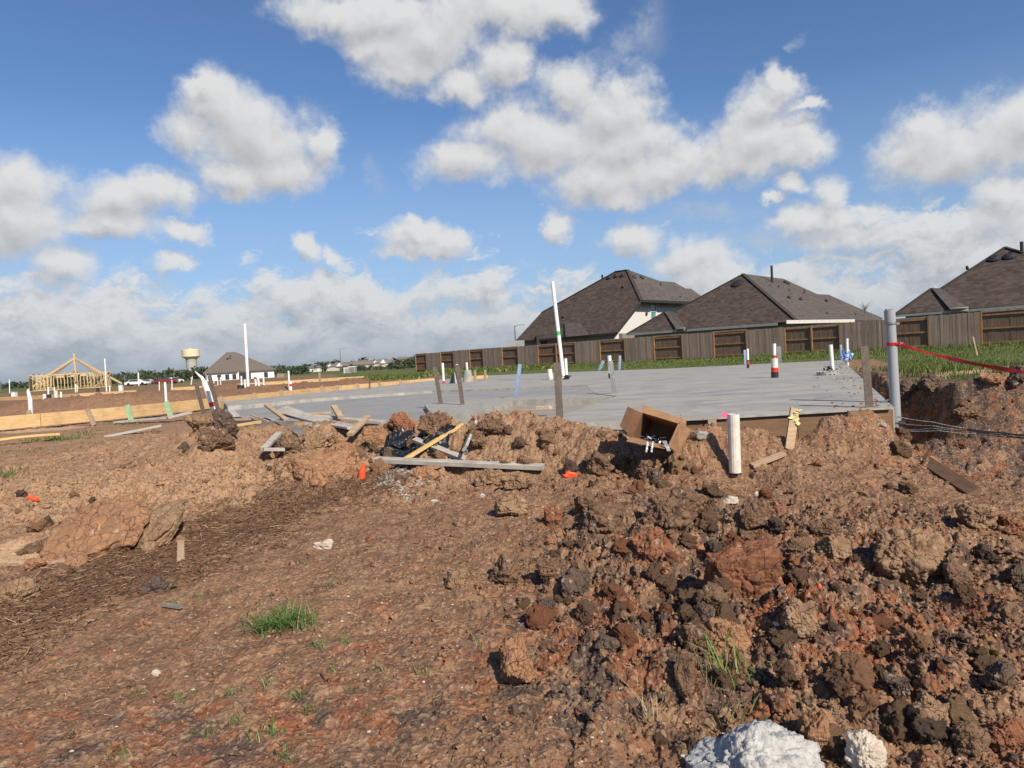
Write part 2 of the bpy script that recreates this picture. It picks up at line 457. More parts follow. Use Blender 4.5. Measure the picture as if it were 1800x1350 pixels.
def slabface(pts, th):
    """thin solid from a 3-D polygon: thickness below along its normal"""
    pts = [Vector(p) for p in pts]; n = Vector((0, 0, 0))
    for i in range(len(pts)):
        n += (pts[i] - pts[0]).cross(pts[(i + 1) % len(pts)] - pts[0])
    n.normalize()
    if n.z < 0: n = -n
    m = len(pts)
    V = [tuple(p) for p in pts] + [tuple(p - n * th) for p in pts]
    F = [tuple(range(m)), tuple(range(2 * m - 1, m - 1, -1))] + [(i, m + i, m + (i + 1) % m, (i + 1) % m) for i in range(m)]
    return np.array(V), F
def mk(name, geo, mat, parent=None, smooth=False, attrs=None, fix=False, mi=None):
    V, F = geo
    V = np.asarray(V, float)
    if parent is not None: V = V - np.array(parent.location)
    me = bpy.data.meshes.new(name)
    if isinstance(F, np.ndarray):
        k = F.shape[1]; nF = len(F)
        me.vertices.add(len(V)); me.vertices.foreach_set('co', V.astype(np.float32).ravel())
        me.loops.add(nF * k); me.loops.foreach_set('vertex_index', F.astype(np.int32).ravel())
        me.polygons.add(nF); me.polygons.foreach_set('loop_start', np.arange(0, nF * k, k, dtype=np.int32))
        me.update(calc_edges=True)
    else:
        me.from_pydata([tuple(v) for v in V], [], F)
    if attrs:
        for an, av in attrs.items():
            at = me.attributes.new(an, 'FLOAT_COLOR', 'POINT'); at.data.foreach_set('color', np.asarray(av, np.float32).ravel())
    if smooth:
        me.polygons.foreach_set('use_smooth', np.ones(len(me.polygons), bool))
    if fix:
        import bmesh
        bm = bmesh.new(); bm.from_mesh(me); bmesh.ops.recalc_face_normals(bm, faces=bm.faces); bm.to_mesh(me); bm.free()
    me.validate()
    for m_ in (mat if isinstance(mat, (list, tuple)) else [mat]): me.materials.append(m_)
    if mi is not None: me.polygons.foreach_set('material_index', np.asarray(mi, np.int32))
    o = bpy.data.objects.new(name, me); COL.objects.link(o)
    if parent is not None: o.parent = parent
    return o
def tag(o, label=None, cat=None, group=None, kind=None):
    if label: o['label'] = label
    if cat: o['category'] = cat
    if group: o['group'] = group
    if kind: o['kind'] = kind
    return o
def thing(name, loc, label, cat, group=None):
    e = bpy.data.objects.new(name, None); e.empty_display_size = .1; COL.objects.link(e); e.location = Vector(loc)
    return tag(e, label, cat, group)

# ------------------------------------------------------------------ materials
def newmat(name):
    m = bpy.data.materials.new(name); m.use_nodes = True; m.node_tree.nodes.clear()
    b = NB(m.node_tree); return m, b
def finish(m, b, col, rough_=0.8, bump=None, bstr=0.3, bdist=0.01, metal=0.0, spec=0.3, trans=None):
    ins = {'Base Color': col if isinstance(col, bpy.types.NodeSocket) else tuple(col) + (1,), 'Roughness': rough_, 'Metallic': metal, 'Specular IOR Level': spec}
    p = b.n('ShaderNodeBsdfPrincipled', ins)
    if bump is not None:
        bn = b.n('ShaderNodeBump', {'Height': bump, 'Strength': bstr, 'Distance': bdist})
        m.node_tree.links.new(bn.outputs[0], p.inputs['Normal'])
    b.n('ShaderNodeOutputMaterial', {0: p.outputs[0]})
    return m
def simple(name, c1, c2=None, scale=6.0, rough_=0.7, bstr=0.25, bscale=None, metal=0.0, spec=0.3, stretch=(1, 1, 1), dirt=0.0, coord='Object', bdist=.01):
    m, b = newmat(name)
    tc = b.n('ShaderNodeTexCoord'); v = b.vm('MULTIPLY', tc.outputs[coord], stretch)
    c2 = c2 or tuple(x * .75 for x in c1)
    n1 = b.noise(v, scale, 6, .65)
    col = b.mix(b.ramp(n1.outputs[0], .35, .65), c1, c2)
    if dirt:
        n2 = b.noise(tc.outputs[coord], scale * 2.3, 5, .7)
        col = b.mix(b.math('MULTIPLY', b.ramp(n2.outputs[0], .52, .72), dirt), col, (.22, .13, .08))
    n3 = b.noise(v, bscale or scale * 6, 5, .6)
    return finish(m, b, col, rough_, n3.outputs[0], bstr, bdist, metal, spec)
def wood(name, c1, c2, knots=True, scale=1.0, dirt=.25):
    m, b = newmat(name)
    g = b.n('ShaderNodeNewGeometry'); oi = b.n('ShaderNodeObjectInfo')
    P_ = b.vm('ADD', g.outputs['Position'], b.n('ShaderNodeCombineXYZ', {0: b.math('MULTIPLY', oi.outputs['Random'], 37.0), 1: 0.0, 2: 0.0}).outputs[0])
    n1 = b.noise(b.vm('MULTIPLY', P_, (2 * scale, 2 * scale, 28 * scale)), 2.0, 5, .6, .6)
    n2 = b.noise(P_, 3.5 * scale, 4, .6)
    col = b.mix(b.ramp(n1.outputs[0], .3, .7), c1, c2)
    col = b.mix(b.math('MULTIPLY', b.ramp(n2.outputs[0], .45, .75), .45), col, tuple(x * .6 for x in c2))
    n3 = b.noise(P_, 14, 5, .7)
    col = b.mix(b.math('MULTIPLY', b.ramp(n3.outputs[0], .55, .72), dirt), col, (.20, .12, .075))
    return finish(m, b, col, .8, n1.outputs[0], .35, .004, spec=.2)

def soilmat():
    m, b = newmat('soil')
    g = b.n('ShaderNodeNewGeometry'); P_ = g.outputs['Position']
    a1 = b.n('ShaderNodeAttribute', attribute_name='soil'); a2 = b.n('ShaderNodeAttribute', attribute_name='cover')
    s1 = b.n('ShaderNodeSeparateColor', {0: a1.outputs['Color']}); s2 = b.n('ShaderNodeSeparateColor', {0: a2.outputs['Color']})
    nA = b.noise(P_, 1.3, 5, .6).outputs[0]; nB = b.noise(P_, 5.0, 6, .65).outputs[0]; nC = b.noise(P_, 22, 6, .7).outputs[0]; nD = b.noise(P_, 90, 4, .65).outputs[0]
    nE = b.noise(b.vm('ADD', P_, (7, 3, 1)), 4.2, 6, .68).outputs[0]; nF = b.noise(b.vm('ADD', P_, (17, 5, 4)), 5.6, 6, .68).outputs[0]
    col = b.mix(b.ramp(nB, .32, .68), (.188, .103, .058), (.310, .180, .102))
    col = b.mix(b.math('MULTIPLY', b.ramp(nC, .38, .68), .5), col, (.140, .078, .048))
    # pale dry clay
    col = b.mix(b.math('MULTIPLY', b.ramp(b.math('ADD', s1.outputs[2], b.math('MULTIPLY_ADD', nC, 1.0, -.5)), .25, .8), .70), col, (.43, .27, .155))
    redm = b.ramp(b.math('ADD', s1.outputs[1], b.math('MULTIPLY_ADD', nE, 2.6, -1.3)), .30, .78)
    red = b.mix(b.ramp(nC, .35, .65), (.34, .125, .055), (.245, .083, .038))
    col = b.mix(b.math('MULTIPLY', redm, .88), col, red)
    dkm = b.ramp(b.math('ADD', s1.outputs[0], b.math('MULTIPLY_ADD', nF, 2.6, -1.3)), .34, .80)
    dk = b.mix(b.ramp(nC, .35, .7), (.062, .047, .040), (.115, .083, .064))
    col = b.mix(b.math('MULTIPLY', dkm, .9), col, dk)
    wp = b.vm('MULTIPLY_ADD', b.vm('SUBTRACT', b.noise(P_, 9.0, 4, .6).outputs['Color'], (.5, .5, .5)), (.16, .16, .16), P_)
    vb = b.n('ShaderNodeTexVoronoi', {'Vector': wp, 'Scale': 8.5}); vbc = b.n('ShaderNodeSeparateColor', {0: vb.outputs['Color']})
    mix_ = b.math('MULTIPLY', b.ramp(b.math('ADD', s1.outputs[0], s1.outputs[1]), .36, .62), .8)
    col = b.mix(b.math('MULTIPLY', mix_, b.ramp(vbc.outputs[0], .74, .78)), col, (.235, .098, .048))
    col = b.mix(b.math('MULTIPLY', mix_, b.ramp(vbc.outputs[1], .72, .76)), col, (.095, .068, .054))
    col = b.mix(b.math('MULTIPLY', mix_, b.ramp(vbc.outputs[2], .84, .88)), col, (.27, .165, .095))
    # crumbs of every soil mixed in
    vo = b.n('ShaderNodeTexVoronoi', {'Vector': P_, 'Scale': 55.0}); vc = b.n('ShaderNodeSeparateColor', {0: vo.outputs['Color']})
    col = b.mix(b.math('MULTIPLY', b.ramp(vc.outputs[0], .72, .80), .45), col, (.40, .27, .17))
    col = b.mix(b.math('MULTIPLY', b.ramp(vc.outputs[1], .78, .84), .50), col, (.085, .062, .05))
    vo2 = b.n('ShaderNodeTexVoronoi', {'Vector': P_, 'Scale': 42.0}); vc2 = b.n('ShaderNodeSeparateColor', {0: vo2.outputs['Color']})
    peb = b.math('MULTIPLY', b.ramp(vo2.outputs['Distance'], .26, .14), b.ramp(vc2.outputs[2], .955, .965))
    col = b.mix(b.math('MULTIPLY', peb, .85), col, (.62, .55, .45))
    # wheel-worn pale sand
    col = b.mix(b.ramp(b.math('ADD', s2.outputs[2], b.math('MULTIPLY_ADD', nB, .9, -.45)), .3, .75), col, b.mix(b.ramp(nC, .3, .7), (.52, .35, .215), (.42, .275, .165)))
    # bark litter
    mul = b.mix(b.ramp(nD, .3, .7), (.105, .060, .038), (.22, .128, .078))
    col = b.mix(b.ramp(b.math('ADD', s2.outputs[1], b.math('MULTIPLY_ADD', nC, .9, -.45)), .35, .65), col, mul)
    gr = b.mix(b.ramp(nB, .3, .7), (.070, .100, .028), (.135, .140, .050))
    gr = b.mix(b.math('MULTIPLY', b.ramp(nA, .45, .75), .5), gr, (.17, .15, .06))
    col = b.mix(b.ramp(b.math('ADD', s2.outputs[0], b.math('MULTIPLY_ADD', nE, 1.2, -.6)), .35, .62), col, gr)
    hgt = b.math('ADD', b.math('MULTIPLY', nC, .6), b.math('ADD', b.math('MULTIPLY', nD, .35), b.math('MULTIPLY', vo.outputs['Distance'], .35)))
    return finish(m, b, col, .92, hgt, 1.0, .018, spec=.10)
SOIL = soilmat()
def clodmat(name, c1, c2, c3):
    m, b = newmat(name)
    g = b.n('ShaderNodeTexCoord'); oi = b.n('ShaderNodeObjectInfo')
    P_ = b.vm('ADD', g.outputs['Object'], b.n('ShaderNodeCombineXYZ', {0: b.math('MULTIPLY', oi.outputs['Random'], 31.0), 1: 0.0, 2: 0.0}).outputs[0])
    nB = b.noise(P_, 9.0, 6, .68).outputs[0]; nC = b.noise(P_, 34, 6, .7).outputs[0]; nD = b.noise(P_, 130, 4, .65).outputs[0]
    col = b.mix(b.ramp(nB, .34, .66), c1, c2)
    col = b.mix(b.math('MULTIPLY', b.ramp(nC, .5, .7), .7), col, c3)
    vo = b.n('ShaderNodeTexVoronoi', {'Vector': P_, 'Scale': 40.0}); vc = b.n('ShaderNodeSeparateColor', {0: vo.outputs['Color']})
    col = b.mix(b.math('MULTIPLY', b.ramp(vc.outputs[0], .965, .98), .4), col, (.5, .4, .3))
    crk = b.n('ShaderNodeTexVoronoi', {'Vector': b.vm('MULTIPLY_ADD', b.noise(P_, 6, 4).outputs['Color'], (.12, .12, .12), P_), 'Scale': 9.0}, feature='DISTANCE_TO_EDGE')
    cr = b.ramp(crk.outputs['Distance'], .0, .022)
    col = b.mix(b.math('MULTIPLY', b.math('SUBTRACT', 1.0, cr), .30), col, tuple(x * .5 for x in c2))
    col = b.mix(b.math('MULTIPLY', b.ramp(b.noise(P_, 17, 5, .7).outputs[0], .52, .68), .55), col, (.17, .098, .06))
    h = b.math('ADD', b.math('MULTIPLY', nC, .6), b.math('ADD', b.math('MULTIPLY', nD, .3), b.math('MULTIPLY', cr, .5)))
    return finish(m, b, col, .93, h, 1.0, .018, spec=.10)
CM = {
 'brown': clodmat('clod_brown', (.21, .128, .078), (.135, .083, .053), (.28, .175, .108)),
 'red': clodmat('clod_red', (.29, .125, .066), (.215, .095, .052), (.19, .11, .07)),
 'dark': clodmat('clod_dark', (.100, .073, .058), (.140, .098, .072), (.16, .10, .065)),
 'tan': clodmat('clod_tan', (.33, .213, .125), (.24, .148, .086), (.24, .15, .09)),
 'orange': clodmat('clod_orange', (.37, .200, .108), (.285, .152, .083), (.24, .15, .092)),
}

# ------------------------------------------------------------------ ground mesh (one sheet to the horizon)
def build_ground():
    r = [0.25]
    while r[-1] < 9000:
        c_ = r[-1]
        if c_ < 1.7: dr = .04
        else: dr = min(max(.0042, c_ * c_ / (711 * 1.5) * .85), .0042 + .022 * c_)
        if 6.2 < c_ < 9.6: dr = .013
        elif 9.6 <= c_ < 12: dr = .026
        elif 12 <= c_ < 17: dr = .05
        r.append(c_ + dr)
    r = np.array(r)
    dense = np.radians(np.arange(-41, 41.01, .085))
    a = np.concatenate([np.radians(np.arange(-180, -50, 6.0)), np.radians(np.arange(-50, -41, .6)), dense, np.radians(np.arange(41.6, 50, .6)), np.radians(np.arange(50, 180, 6.0))])
    nr, na = len(r), len(a)
    A, Rr = np.meshgrid(a, r)
    X = (Rr * np.sin(A)).ravel(); Y = (Rr * np.cos(A)).ravel()
    # cartesian position only, detail is a function of place
    Z = height(X, Y) + fine(X, Y)
    V = np.stack([X, Y, Z + EYE], 1)
    i = np.arange(nr - 1)[:, None] * na; j = np.arange(na)[None, :]; jn = (j + 1) % na
    F = np.stack([(i + j).ravel(), (i + jn).ravel(), (i + na + jn).ravel(), (i + na + j).ravel()], 1)[:, ::-1]
    V = np.vstack([V, [[0, 0, V[:na, 2].mean()]]])
    soil, cover = masks(V[:, 0], V[:, 1], V[:, 2] - EYE)
    print('ground verts', len(V), nr, na)
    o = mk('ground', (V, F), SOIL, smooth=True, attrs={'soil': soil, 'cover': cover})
    tag(o, kind='structure')
    return o
MULCH = [cast(x, y, z).xy[:] for x, y, z in [(-60,1200,-1.46),(-60,1080,-1.42),(110,1010,-1.38),(260,950,-1.33),(420,890,-1.28),(600,835,-1.2),(720,820,-1.17),(760,845,-1.2),(640,890,-1.26),(560,930,-1.31),(420,985,-1.36),(250,1060,-1.41),(100,1140,-1.45),(0,1210,-1.46)]]
def masks(x, y, z):
    n = len(x)
    def g(px, Y, sx_, sy_, a): return a * np.exp(-((x - W(px, Y)) / sx_) ** 2 - ((y - Y) / sy_) ** 2)
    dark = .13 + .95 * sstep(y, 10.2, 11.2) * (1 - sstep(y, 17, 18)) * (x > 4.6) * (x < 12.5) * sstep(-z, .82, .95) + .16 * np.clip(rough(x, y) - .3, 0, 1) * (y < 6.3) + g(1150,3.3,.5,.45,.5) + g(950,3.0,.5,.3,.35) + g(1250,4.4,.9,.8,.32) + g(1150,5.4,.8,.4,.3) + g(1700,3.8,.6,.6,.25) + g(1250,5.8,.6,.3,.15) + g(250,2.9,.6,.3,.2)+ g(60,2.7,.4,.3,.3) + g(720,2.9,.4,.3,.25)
    red = .15 + .10 * np.clip(rough(x, y) - .3, 0, 1) * (y < 6.3) + g(1130,4.6,.5,.4,.35) + g(1000,3.5,.3,.3,.5) + g(1300,4.2,.4,.4,.5) + g(1450,3.2,.7,.4,.3) + g(1350,3.4,.5,.4,.35) + g(350,3.0,1.2,.45,.16) + g(750,3.6,.7,.5,.15) + g(420,2.9,.4,.25,.3)
    pale = .16 + sstep(y, 5.6, 8.0) * .38 * (1 - sstep(y, 12, 30)) + g(100,6.5,2.2,1.2,.35) + sstep(y, 19, 22) * .1 + g(350,7.5,2.0,1.0,.2) - g(1300,4.5,1.2,1.6,.25)
    red = red + sstep(y, 19, 22) * .16 * (x < -2) + g(1560,8,.8,1.4,.35) + g(1500,7,1.0,.4,.25)
    D = np.full(n, 9.0); m = np.hypot(x, y) < 40
    D[m] = dpoly(x[m], y[m], PIT)
    inp = sstep(-D, -.35, .15)
    dark = dark * (1 - inp * .3) + inp * .68 + g(1630,15,1.5,2.6,.75) + g(1650,13,1.6,2.0,.5) + g(1720,11.5,2.6,.5,.45) * inp  # pit: dark topsoil, deepened in colour for shade the rim does not cast
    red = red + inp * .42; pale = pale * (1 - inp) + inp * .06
    pale = pale - g(1630,15,1.6,2.6,.5)
    mul = np.zeros(n); mm = (y < 9) & (y > 2)
    mul[mm] = .62 * (1 - sstep(dpoly(x[mm], y[mm], MULCH) + .50 * fbm2(x[mm], y[mm], 1.7, 5, .62, 77), -.40, .10))
    sand = g(60,5.35,.75,.22,.95) + g(0,5.6,.9,.2,.6) + g(130,5.8,1.0,.12,.5) + g(40,16.2,1.6,.5,.7) + g(90,15.8,2.0,.4,.5) + g(1790,14.2,1.5,1.0,1.0) + g(1860,14.5,2,1.2,1.0)
    # grass
    edge = 4.05 + (y - 7.56) * 0.436
    gr = sstep(x - edge, .5, 2.0) * sstep(y, 11.5, 12.6) * sstep(D, .15, .8)
    gr = gr * (1 - .9 * np.clip(g(1790,14.2,1.5,1.0,1.0) + g(1860,14.5,2,1.2,1.0), 0, 1)) * (1 - .25 * (1 - sstep(y, 14, 22)))
    beyond = sstep((y - 27) - (12 - x) * .30, 0, 1.2) * sstep(x + 3.0 + (y - 31) * .05, -1.2, .5)
    gr = np.maximum(gr, beyond)
    far = sstep(y, 44, 52) * sstep(x + y * .26, 0, 3)          # green field in the middle distance
    gr = np.maximum(gr, far)
    gr = np.maximum(gr, sstep(y, 150, 220) * .75)
    gr = np.maximum(gr, (sstep(y, 45, 60) * .42) )
    gr = gr + g(95,13.2,1.0,.7,.55) + g(30,11.6,.8,.5,.45) + g(150,14.5,1.2,.6,.35) + g(-10,9,.5,.5,.5) + g(220,16,1.5,.4,.4)
    gr = np.clip(gr, 0, 1)
    k1 = np.clip(np.stack([dark, red, pale, np.ones(n)], 1), 0, 1)
    k2 = np.clip(np.stack([gr, mul, sand, np.ones(n)], 1), 0, 1)
    return k1, k2
ground = build_ground()

# ------------------------------------------------------------------ more materials
MT = {}
MT['pine'] = wood('pine_form', (.60, .415, .21), (.47, .30, .14), dirt=.3)
MT['pine_old'] = wood('pine_weathered', (.36, .27, .18), (.27, .195, .13), dirt=.4)
MT['brownboard'] = wood('soaked_board', (.215, .13, .075), (.145, .085, .05), dirt=.5)
MT['tanwood'] = wood('tan_lumber', (.47, .345, .22), (.36, .25, .15), dirt=.3)
MT['yellow'] = wood('new_lumber', (.66, .46, .20), (.55, .36, .14), dirt=.1)
MT['cementwood'] = wood('cement_coated_lumber', (.46, .43, .37), (.33, .30, .255), dirt=.35)
MT['greywood'] = wood('grey_lumber', (.25, .225, .19), (.165, .145, .12), dirt=.3)
MT['greenwood'] = simple('green_painted_wood', (.30, .43, .25), (.22, .34, .19), 12, .8, dirt=.4)
MT['steel'] = simple('galvanised_strap', (.30, .31, .32), (.20, .20, .20), 22, .45, .2, metal=.7, spec=.5, dirt=.5)
MT['ruststeel'] = simple('stained_strap', (.155, .125, .105), (.105, .085, .07), 16, .6, .2, metal=.4, dirt=.5)
MT['bluesteel'] = simple('bright_strap', (.30, .40, .58), (.23, .30, .44), 14, .42, .1, metal=.5, spec=.5)
MT['pvc'] = simple('white_plastic_pipe', (.80, .79, .76), (.72, .70, .66), 7, .4, .05, dirt=.12, spec=.45)
MT['pvcdirty'] = simple('dirty_plastic_pipe', (.70, .65, .57), (.60, .53, .44), 9, .5, .15, dirt=.45, spec=.4)
MT['hole'] = simple('pipe_inside', (.035, .03, .028), (.02, .02, .02), 9, .9)
MT['red'] = simple('red_tape', (.62, .035, .03), (.45, .03, .03), 10, .45, .15, spec=.5)
MT['ribbon'] = simple('barrier_ribbon', (.60, .022, .025), (.33, .012, .02), 16, .35, .1, spec=.5)
MT['orange'] = simple('orange_plastic', (.86, .10, .03), (.70, .07, .02), 10, .45, .2, spec=.5)
MT['black'] = simple('black_plastic', (.018, .018, .02), (.03, .03, .032), 10, .35, .25, spec=.5, dirt=.12)
MT['conduit'] = simple('grey_conduit', (.33, .345, .355), (.27, .28, .285), 4, .38, .06, spec=.5, stretch=(1, 1, .2), dirt=.12)
MT['green'] = simple('green_tape', (.05, .55, .12), (.04, .45, .1), 10, .5)
MT['yellowtape'] = simple('yellow_ribbon', (.75, .66, .05), (.80, .80, .60), 30, .45)
MT['pink'] = simple('pink_flag', (.85, .08, .20), (.7, .05, .15), 10, .5)
MT['bluebag'] = simple('blue_plastic_wrap', (.10, .24, .62), (.42, .55, .80), 40, .3, .4, spec=.5)
MT['card'] = simple('cardboard', (.34, .190, .098), (.27, .145, .072), 8, .85, .2, dirt=.45)
MT['card_shaded'] = simple('cardboard_shaded', (.175, .092, .05), (.13, .068, .038), 8, .9, .15, dirt=.25)  # darker cardboard copy: shade inside the box put into the colour
MT['redprint'] = simple('red_print', (.60, .05, .04), (.5, .05, .04), 8, .7)
MT['silver'] = simple('zinc_clips', (.34, .36, .39), (.18, .19, .22), 40, .35, .4, metal=.8, spec=.5)
MT['cement'] = simple('cement_lump', (.50, .49, .455), (.37, .365, .345), 20, .95, .9, bscale=70, bdist=.012, spec=.1, dirt=.45)
MT['palerock'] = simple('pale_rock', (.58, .50, .40), (.44, .37, .29), 12, .95, .8, bscale=50, spec=.1)

def concrete(name, wet):
    m, b = newmat(name)
    P_ = b.n('ShaderNodeNewGeometry').outputs['Position']
    n1 = b.noise(b.vm('MULTIPLY', P_, (.35, 1.5, 1)), 1.0, 6, .6, .4).outputs[0]
    n2 = b.noise(b.vm('MULTIPLY', P_, (1.2, 5.5, 1)), 1.3, 6, .7, .8).outputs[0]
    n3 = b.noise(P_, 60, 4, .6).outputs[0]
    col = b.mix(b.ramp(n1, .35, .65), (.345, .315, .265), (.27, .262, .240))
    col = b.mix(b.math('MULTIPLY', b.ramp(n2, .46, .60), .75), col, (.42, .40, .345))
    n4 = b.noise(b.vm('MULTIPLY', P_, (.5, 2.6, 1)), 2.2, 4, .6, .6).outputs[0]
    col = b.mix(b.math('MULTIPLY', b.ramp(n4, .50, .66), .62), col, (.185, .195, .200))
    n5 = b.noise(P_, .9, 6, .68, .5).outputs[0]; n6 = b.noise(P_, 7, 6, .75).outputs[0]
    col = b.mix(b.math('MULTIPLY', b.math('MULTIPLY', b.ramp(n5, .50, .66), b.ramp(n6, .42, .62)), .55), col, (.36, .27, .19))
    col = b.mix(b.math('MULTIPLY', b.ramp(n5, .46, .36), .35), col, (.17, .175, .175))
    if wet: col = b.mix(.40, col, (.190, .200, .208))
    col = b.mix(b.math('MULTIPLY', b.ramp(n3, .55, .75), .2), col, (.4, .38, .34))
    rf = b.ramp(n2, .3, .7, .55, .85)
    return finish(m, b, col, rf, b.math('ADD', n2, b.math('MULTIPLY', n3, .3)), .18, .006, spec=.22)
MT['conc'] = concrete('concrete', False)
MT['concwet'] = concrete('concrete_fresh', True)
MT['concpale'] = simple('concrete_edge', (.36, .345, .30), (.27, .255, .22), 8, .9, .5, bscale=40, dirt=.35)
MT['conctan'] = simple('concrete_porch', (.315, .285, .235), (.27, .24, .20), 2.5, .8, .2, dirt=.15)

# ------------------------------------------------------------------ the foundation slab
slab = thing('foundation_slab', cast(1000, 690, ZS), 'freshly poured grey concrete foundation slab with stepped floors and pipes standing in it', 'foundation slab')
def solid_from_px(name, pxs, zf, th, mat, parent):
    top = [cast(x, y, zf(x) if callable(zf) else zf) for x, y in pxs]
    n = len(top)
    V = [tuple(p) for p in top] + [(p.x, p.y, EYE - 1.35) for p in top]
    F = [tuple(range(n - 1, -1, -1)), tuple(range(n, 2 * n))] + [(i, i + 1 if i + 1 < n else 0, n + (i + 1) % n, n + i) for i in range(n)]
    return mk(name, (V, F), mat, parent, fix=True)
main_pts = [(1572,716),(1400,725.5),(1235,735),(1090,741),(975,747),(992,728),(1034,714),(1084,696),(1046,692),(1030,677.5),(905,682),(760,686.5),(560,700),(400,714),
           (392,706),(560,690),(700,676),(760,668),(860,660),(1000,654),(1170,648),(1330,640),(1480,633)]
solid_from_px('main_floor', main_pts, ZS, .5, MT['conc'], slab)
# lower garage floor, tilting up to meet the main floor at its right end
low_pts = [(1047,693.5),(1031.5,679),(905,683.5),(760,688.5),(560,702),(400,716),(388,727),(450,738),(560,741),(652,745),(757,737),(752,712.2),(800,707.5),(893,700.7)]
solid_from_px('garage_floor', low_pts, lambda x: zlow(x) - .002, .5, MT['concwet'], slab)
# raised rim between garage floor and porch recess, then the porch recess itself
rimz = lambda x: ZS - .012
solid_from_px('porch_rim', [(746,711),(799,705.8),(892,698.8),(1045,690.8),(1081,697.5),(902,703.2),(852,718),(838,727),(760,730)], rimz, .4, MT['concpale'], slab)
solid_from_px('porch_recess', [(900,709),(1078,701),(1032,718),(990,731),(984,739),(838,742),(842,727),(856,721)], ZS - .13, .4, MT['conctan'], slab)
# pale trowelled lip along the front edge, a joint line across the corner
def strip(pxs, z, w, h):
    P_ = [cast(x, y, z) for x, y in pxs]; gs = []
    for a, b_ in zip(P_[:-1], P_[1:]): gs.append(plank(a, b_, w, h))
    return J(*gs)
mk('edge_lip', strip([(1566,717.5),(1400,727),(1235,736.5),(1090,742.5)], ZS + .003, .05, .02), MT['concpale'], slab)
g = []
for i in range(150):       # spatter of mud and cement crumbs at the right-hand edge
    t = rng.random(); p = cast(1572 - 92 * t + 0, 716 - 83 * t, ZS)
    q = p + Vector((-abs(rng.normal(0, .35)), rng.normal(0, .3), .004)); s = .006 + .018 * rng.random()
    g.append(boxg(q, (s * 1.6, s, s * .6), Matrix.Rotation(rng.random() * 3, 3, 'Z')))
tag(mk('mud_spatter', J(*g), SOIL), 'brown mud crumbs strewn over the right edge of the concrete slab', 'mud', kind='stuff')

# front form board of brown soaked lumber with its stakes
def zb(px, y, dz=0): return cast(px, y, ZS) + Vector((0, -.03, dz))
fb = thing('form_board', cast(1400, 726, ZS - .25), 'brown soaked form board along the front face of the slab behind the mounds', 'form board')
pts = [(1100,741.5),(1251,735),(1398,726.5),(1566,716.8)]
for a, b_ in zip(pts[:-1], pts[1:]):
    p0 = zb(*a, -.16); p1 = zb(*b_, -.16); d = (p1 - p0).normalized() * .004
    mk('board', plank(p0 + d, p1 - d, .04, .29, up=(0, 0, 1)), MT['brownboard'], fb)
for (x, yt, w, h, lab) in [(1246, 723, .09, .42, 'b')]:
    p = zb(x, yt + 12, -.02) + Vector((0, -.075, 0))
    mk('stake', plank(p + Vector((0, 0, -h)), p + Vector((.0, 0, .02)), w, .035, up=(0, -1, 0)), MT['pine_old'], fb)
st = thing('marker_stake', atY(1388, 775, 6.75), 'leaning tan stake with yellow ribbon against the slab form board', 'stake')
pa = atY(1387, 790, 6.72); pb = atY(1397, 718, 6.85)
mk('stake_post', plank(pa, pb, .085, .03, up=(0, -1, 0)), MT['tanwood'], st)
g = []
for i in range(14):
    p = atY(1400 + rng.normal(0, 3.0), 722 + i * 1.7, 6.8 + rng.normal(0, .01)); q = p + Vector((rng.normal(0, .03), rng.normal(0, .02), rng.normal(-.01, .02)))
    g.append(plank(p, q, .03, .002, roll=rng.random() * 3))
mk('ribbon', J(*g), MT['yellowtape'], st)
fl = thing('flagging_tape', atY(1273, 745, 7.1), 'small pink flag on the form board beside the dirty pipe', 'flag')
mk('flag', plank(atY(1269, 728, 7.1), atY(1278, 731, 7.1), .055, .002, up=(0, -1, .3)), MT['pink'], fl)
mk('wire', tube([atY(1277, 728, 7.11), atY(1277.5, 745, 7.11)], .002, 5), MT['steel'], fl)

# ------------------------------------------------------------------ metal tie-down straps
def strap(x0, y0, x1, y1, wpx, mat, label, Y=None, z=ZS, group='metal tie-down straps standing along the slab edges', holes=True):
    """(x0,y0) foot and (x1,y1) top in the photograph"""
    foot = cast(x0, y0, z) if Y is None else atY(x0, y0, Y)
    top = atY(x1, y1, foot.y); w = wpx / FPX * foot.y
    e = thing('tie_down_strap', foot, label, 'metal strap', group)
    down = foot - (top - foot).normalized() * .06
    pl = plank(down, top, w, .006, up=(.12, -1, 0), bend=.006)
    g = [pl]
    if holes:
        d = top - foot; n = max(4, int(d.length / .035)); _, s, u = frame(d, (.12, -1, 0))
        if u.y > 0: u = -u
        for k in range(n):
            c_ = foot + d * ((k + .5) / n) + s * (w * .24 * (1 if k % 2 else -1)) + u * .0052
            g.append(tube([c_, c_ + u * .0012], .0045, 6))
    G = J(*g); mk('strap_plate', G, [mat, MT['silver']], e, mi=[0] * len(pl[1]) + [1] * (len(G[1]) - len(pl[1])))
    return e
strap(1528,716,1519,608,15, MT['ruststeel'], 'broad stained metal strap near the front right corner of the slab')
strap(984,735,979,637,12.5, MT['ruststeel'], 'tall stained strap standing in front of the tall white pole base', z=ZS)
strap(1080,692,1073,634,8.5, MT['steel'], 'grey strap at the right corner of the porch recess')
strap(775,710,764,645,7.5, MT['ruststeel'], 'brown leaning strap left of its twin on the rim by the dirt mound', z=-.76)
strap(813,711,804,641,7.5, MT['ruststeel'], 'brown leaning strap right of its twin on the rim by the dirt mound', z=-.76)
strap(907,697,914,640,6.5, MT['bluesteel'], 'bluish strap at the left corner of the porch recess', z=-.76)
strap(1054,650,1061,634,5.5, MT['bluesteel'], 'short bluish strap leaning right at the far edge of the slab')
strap(1089,650,1090,625,4.5, MT['bluesteel'], 'short upright bluish strap at the far edge behind the recess corner')
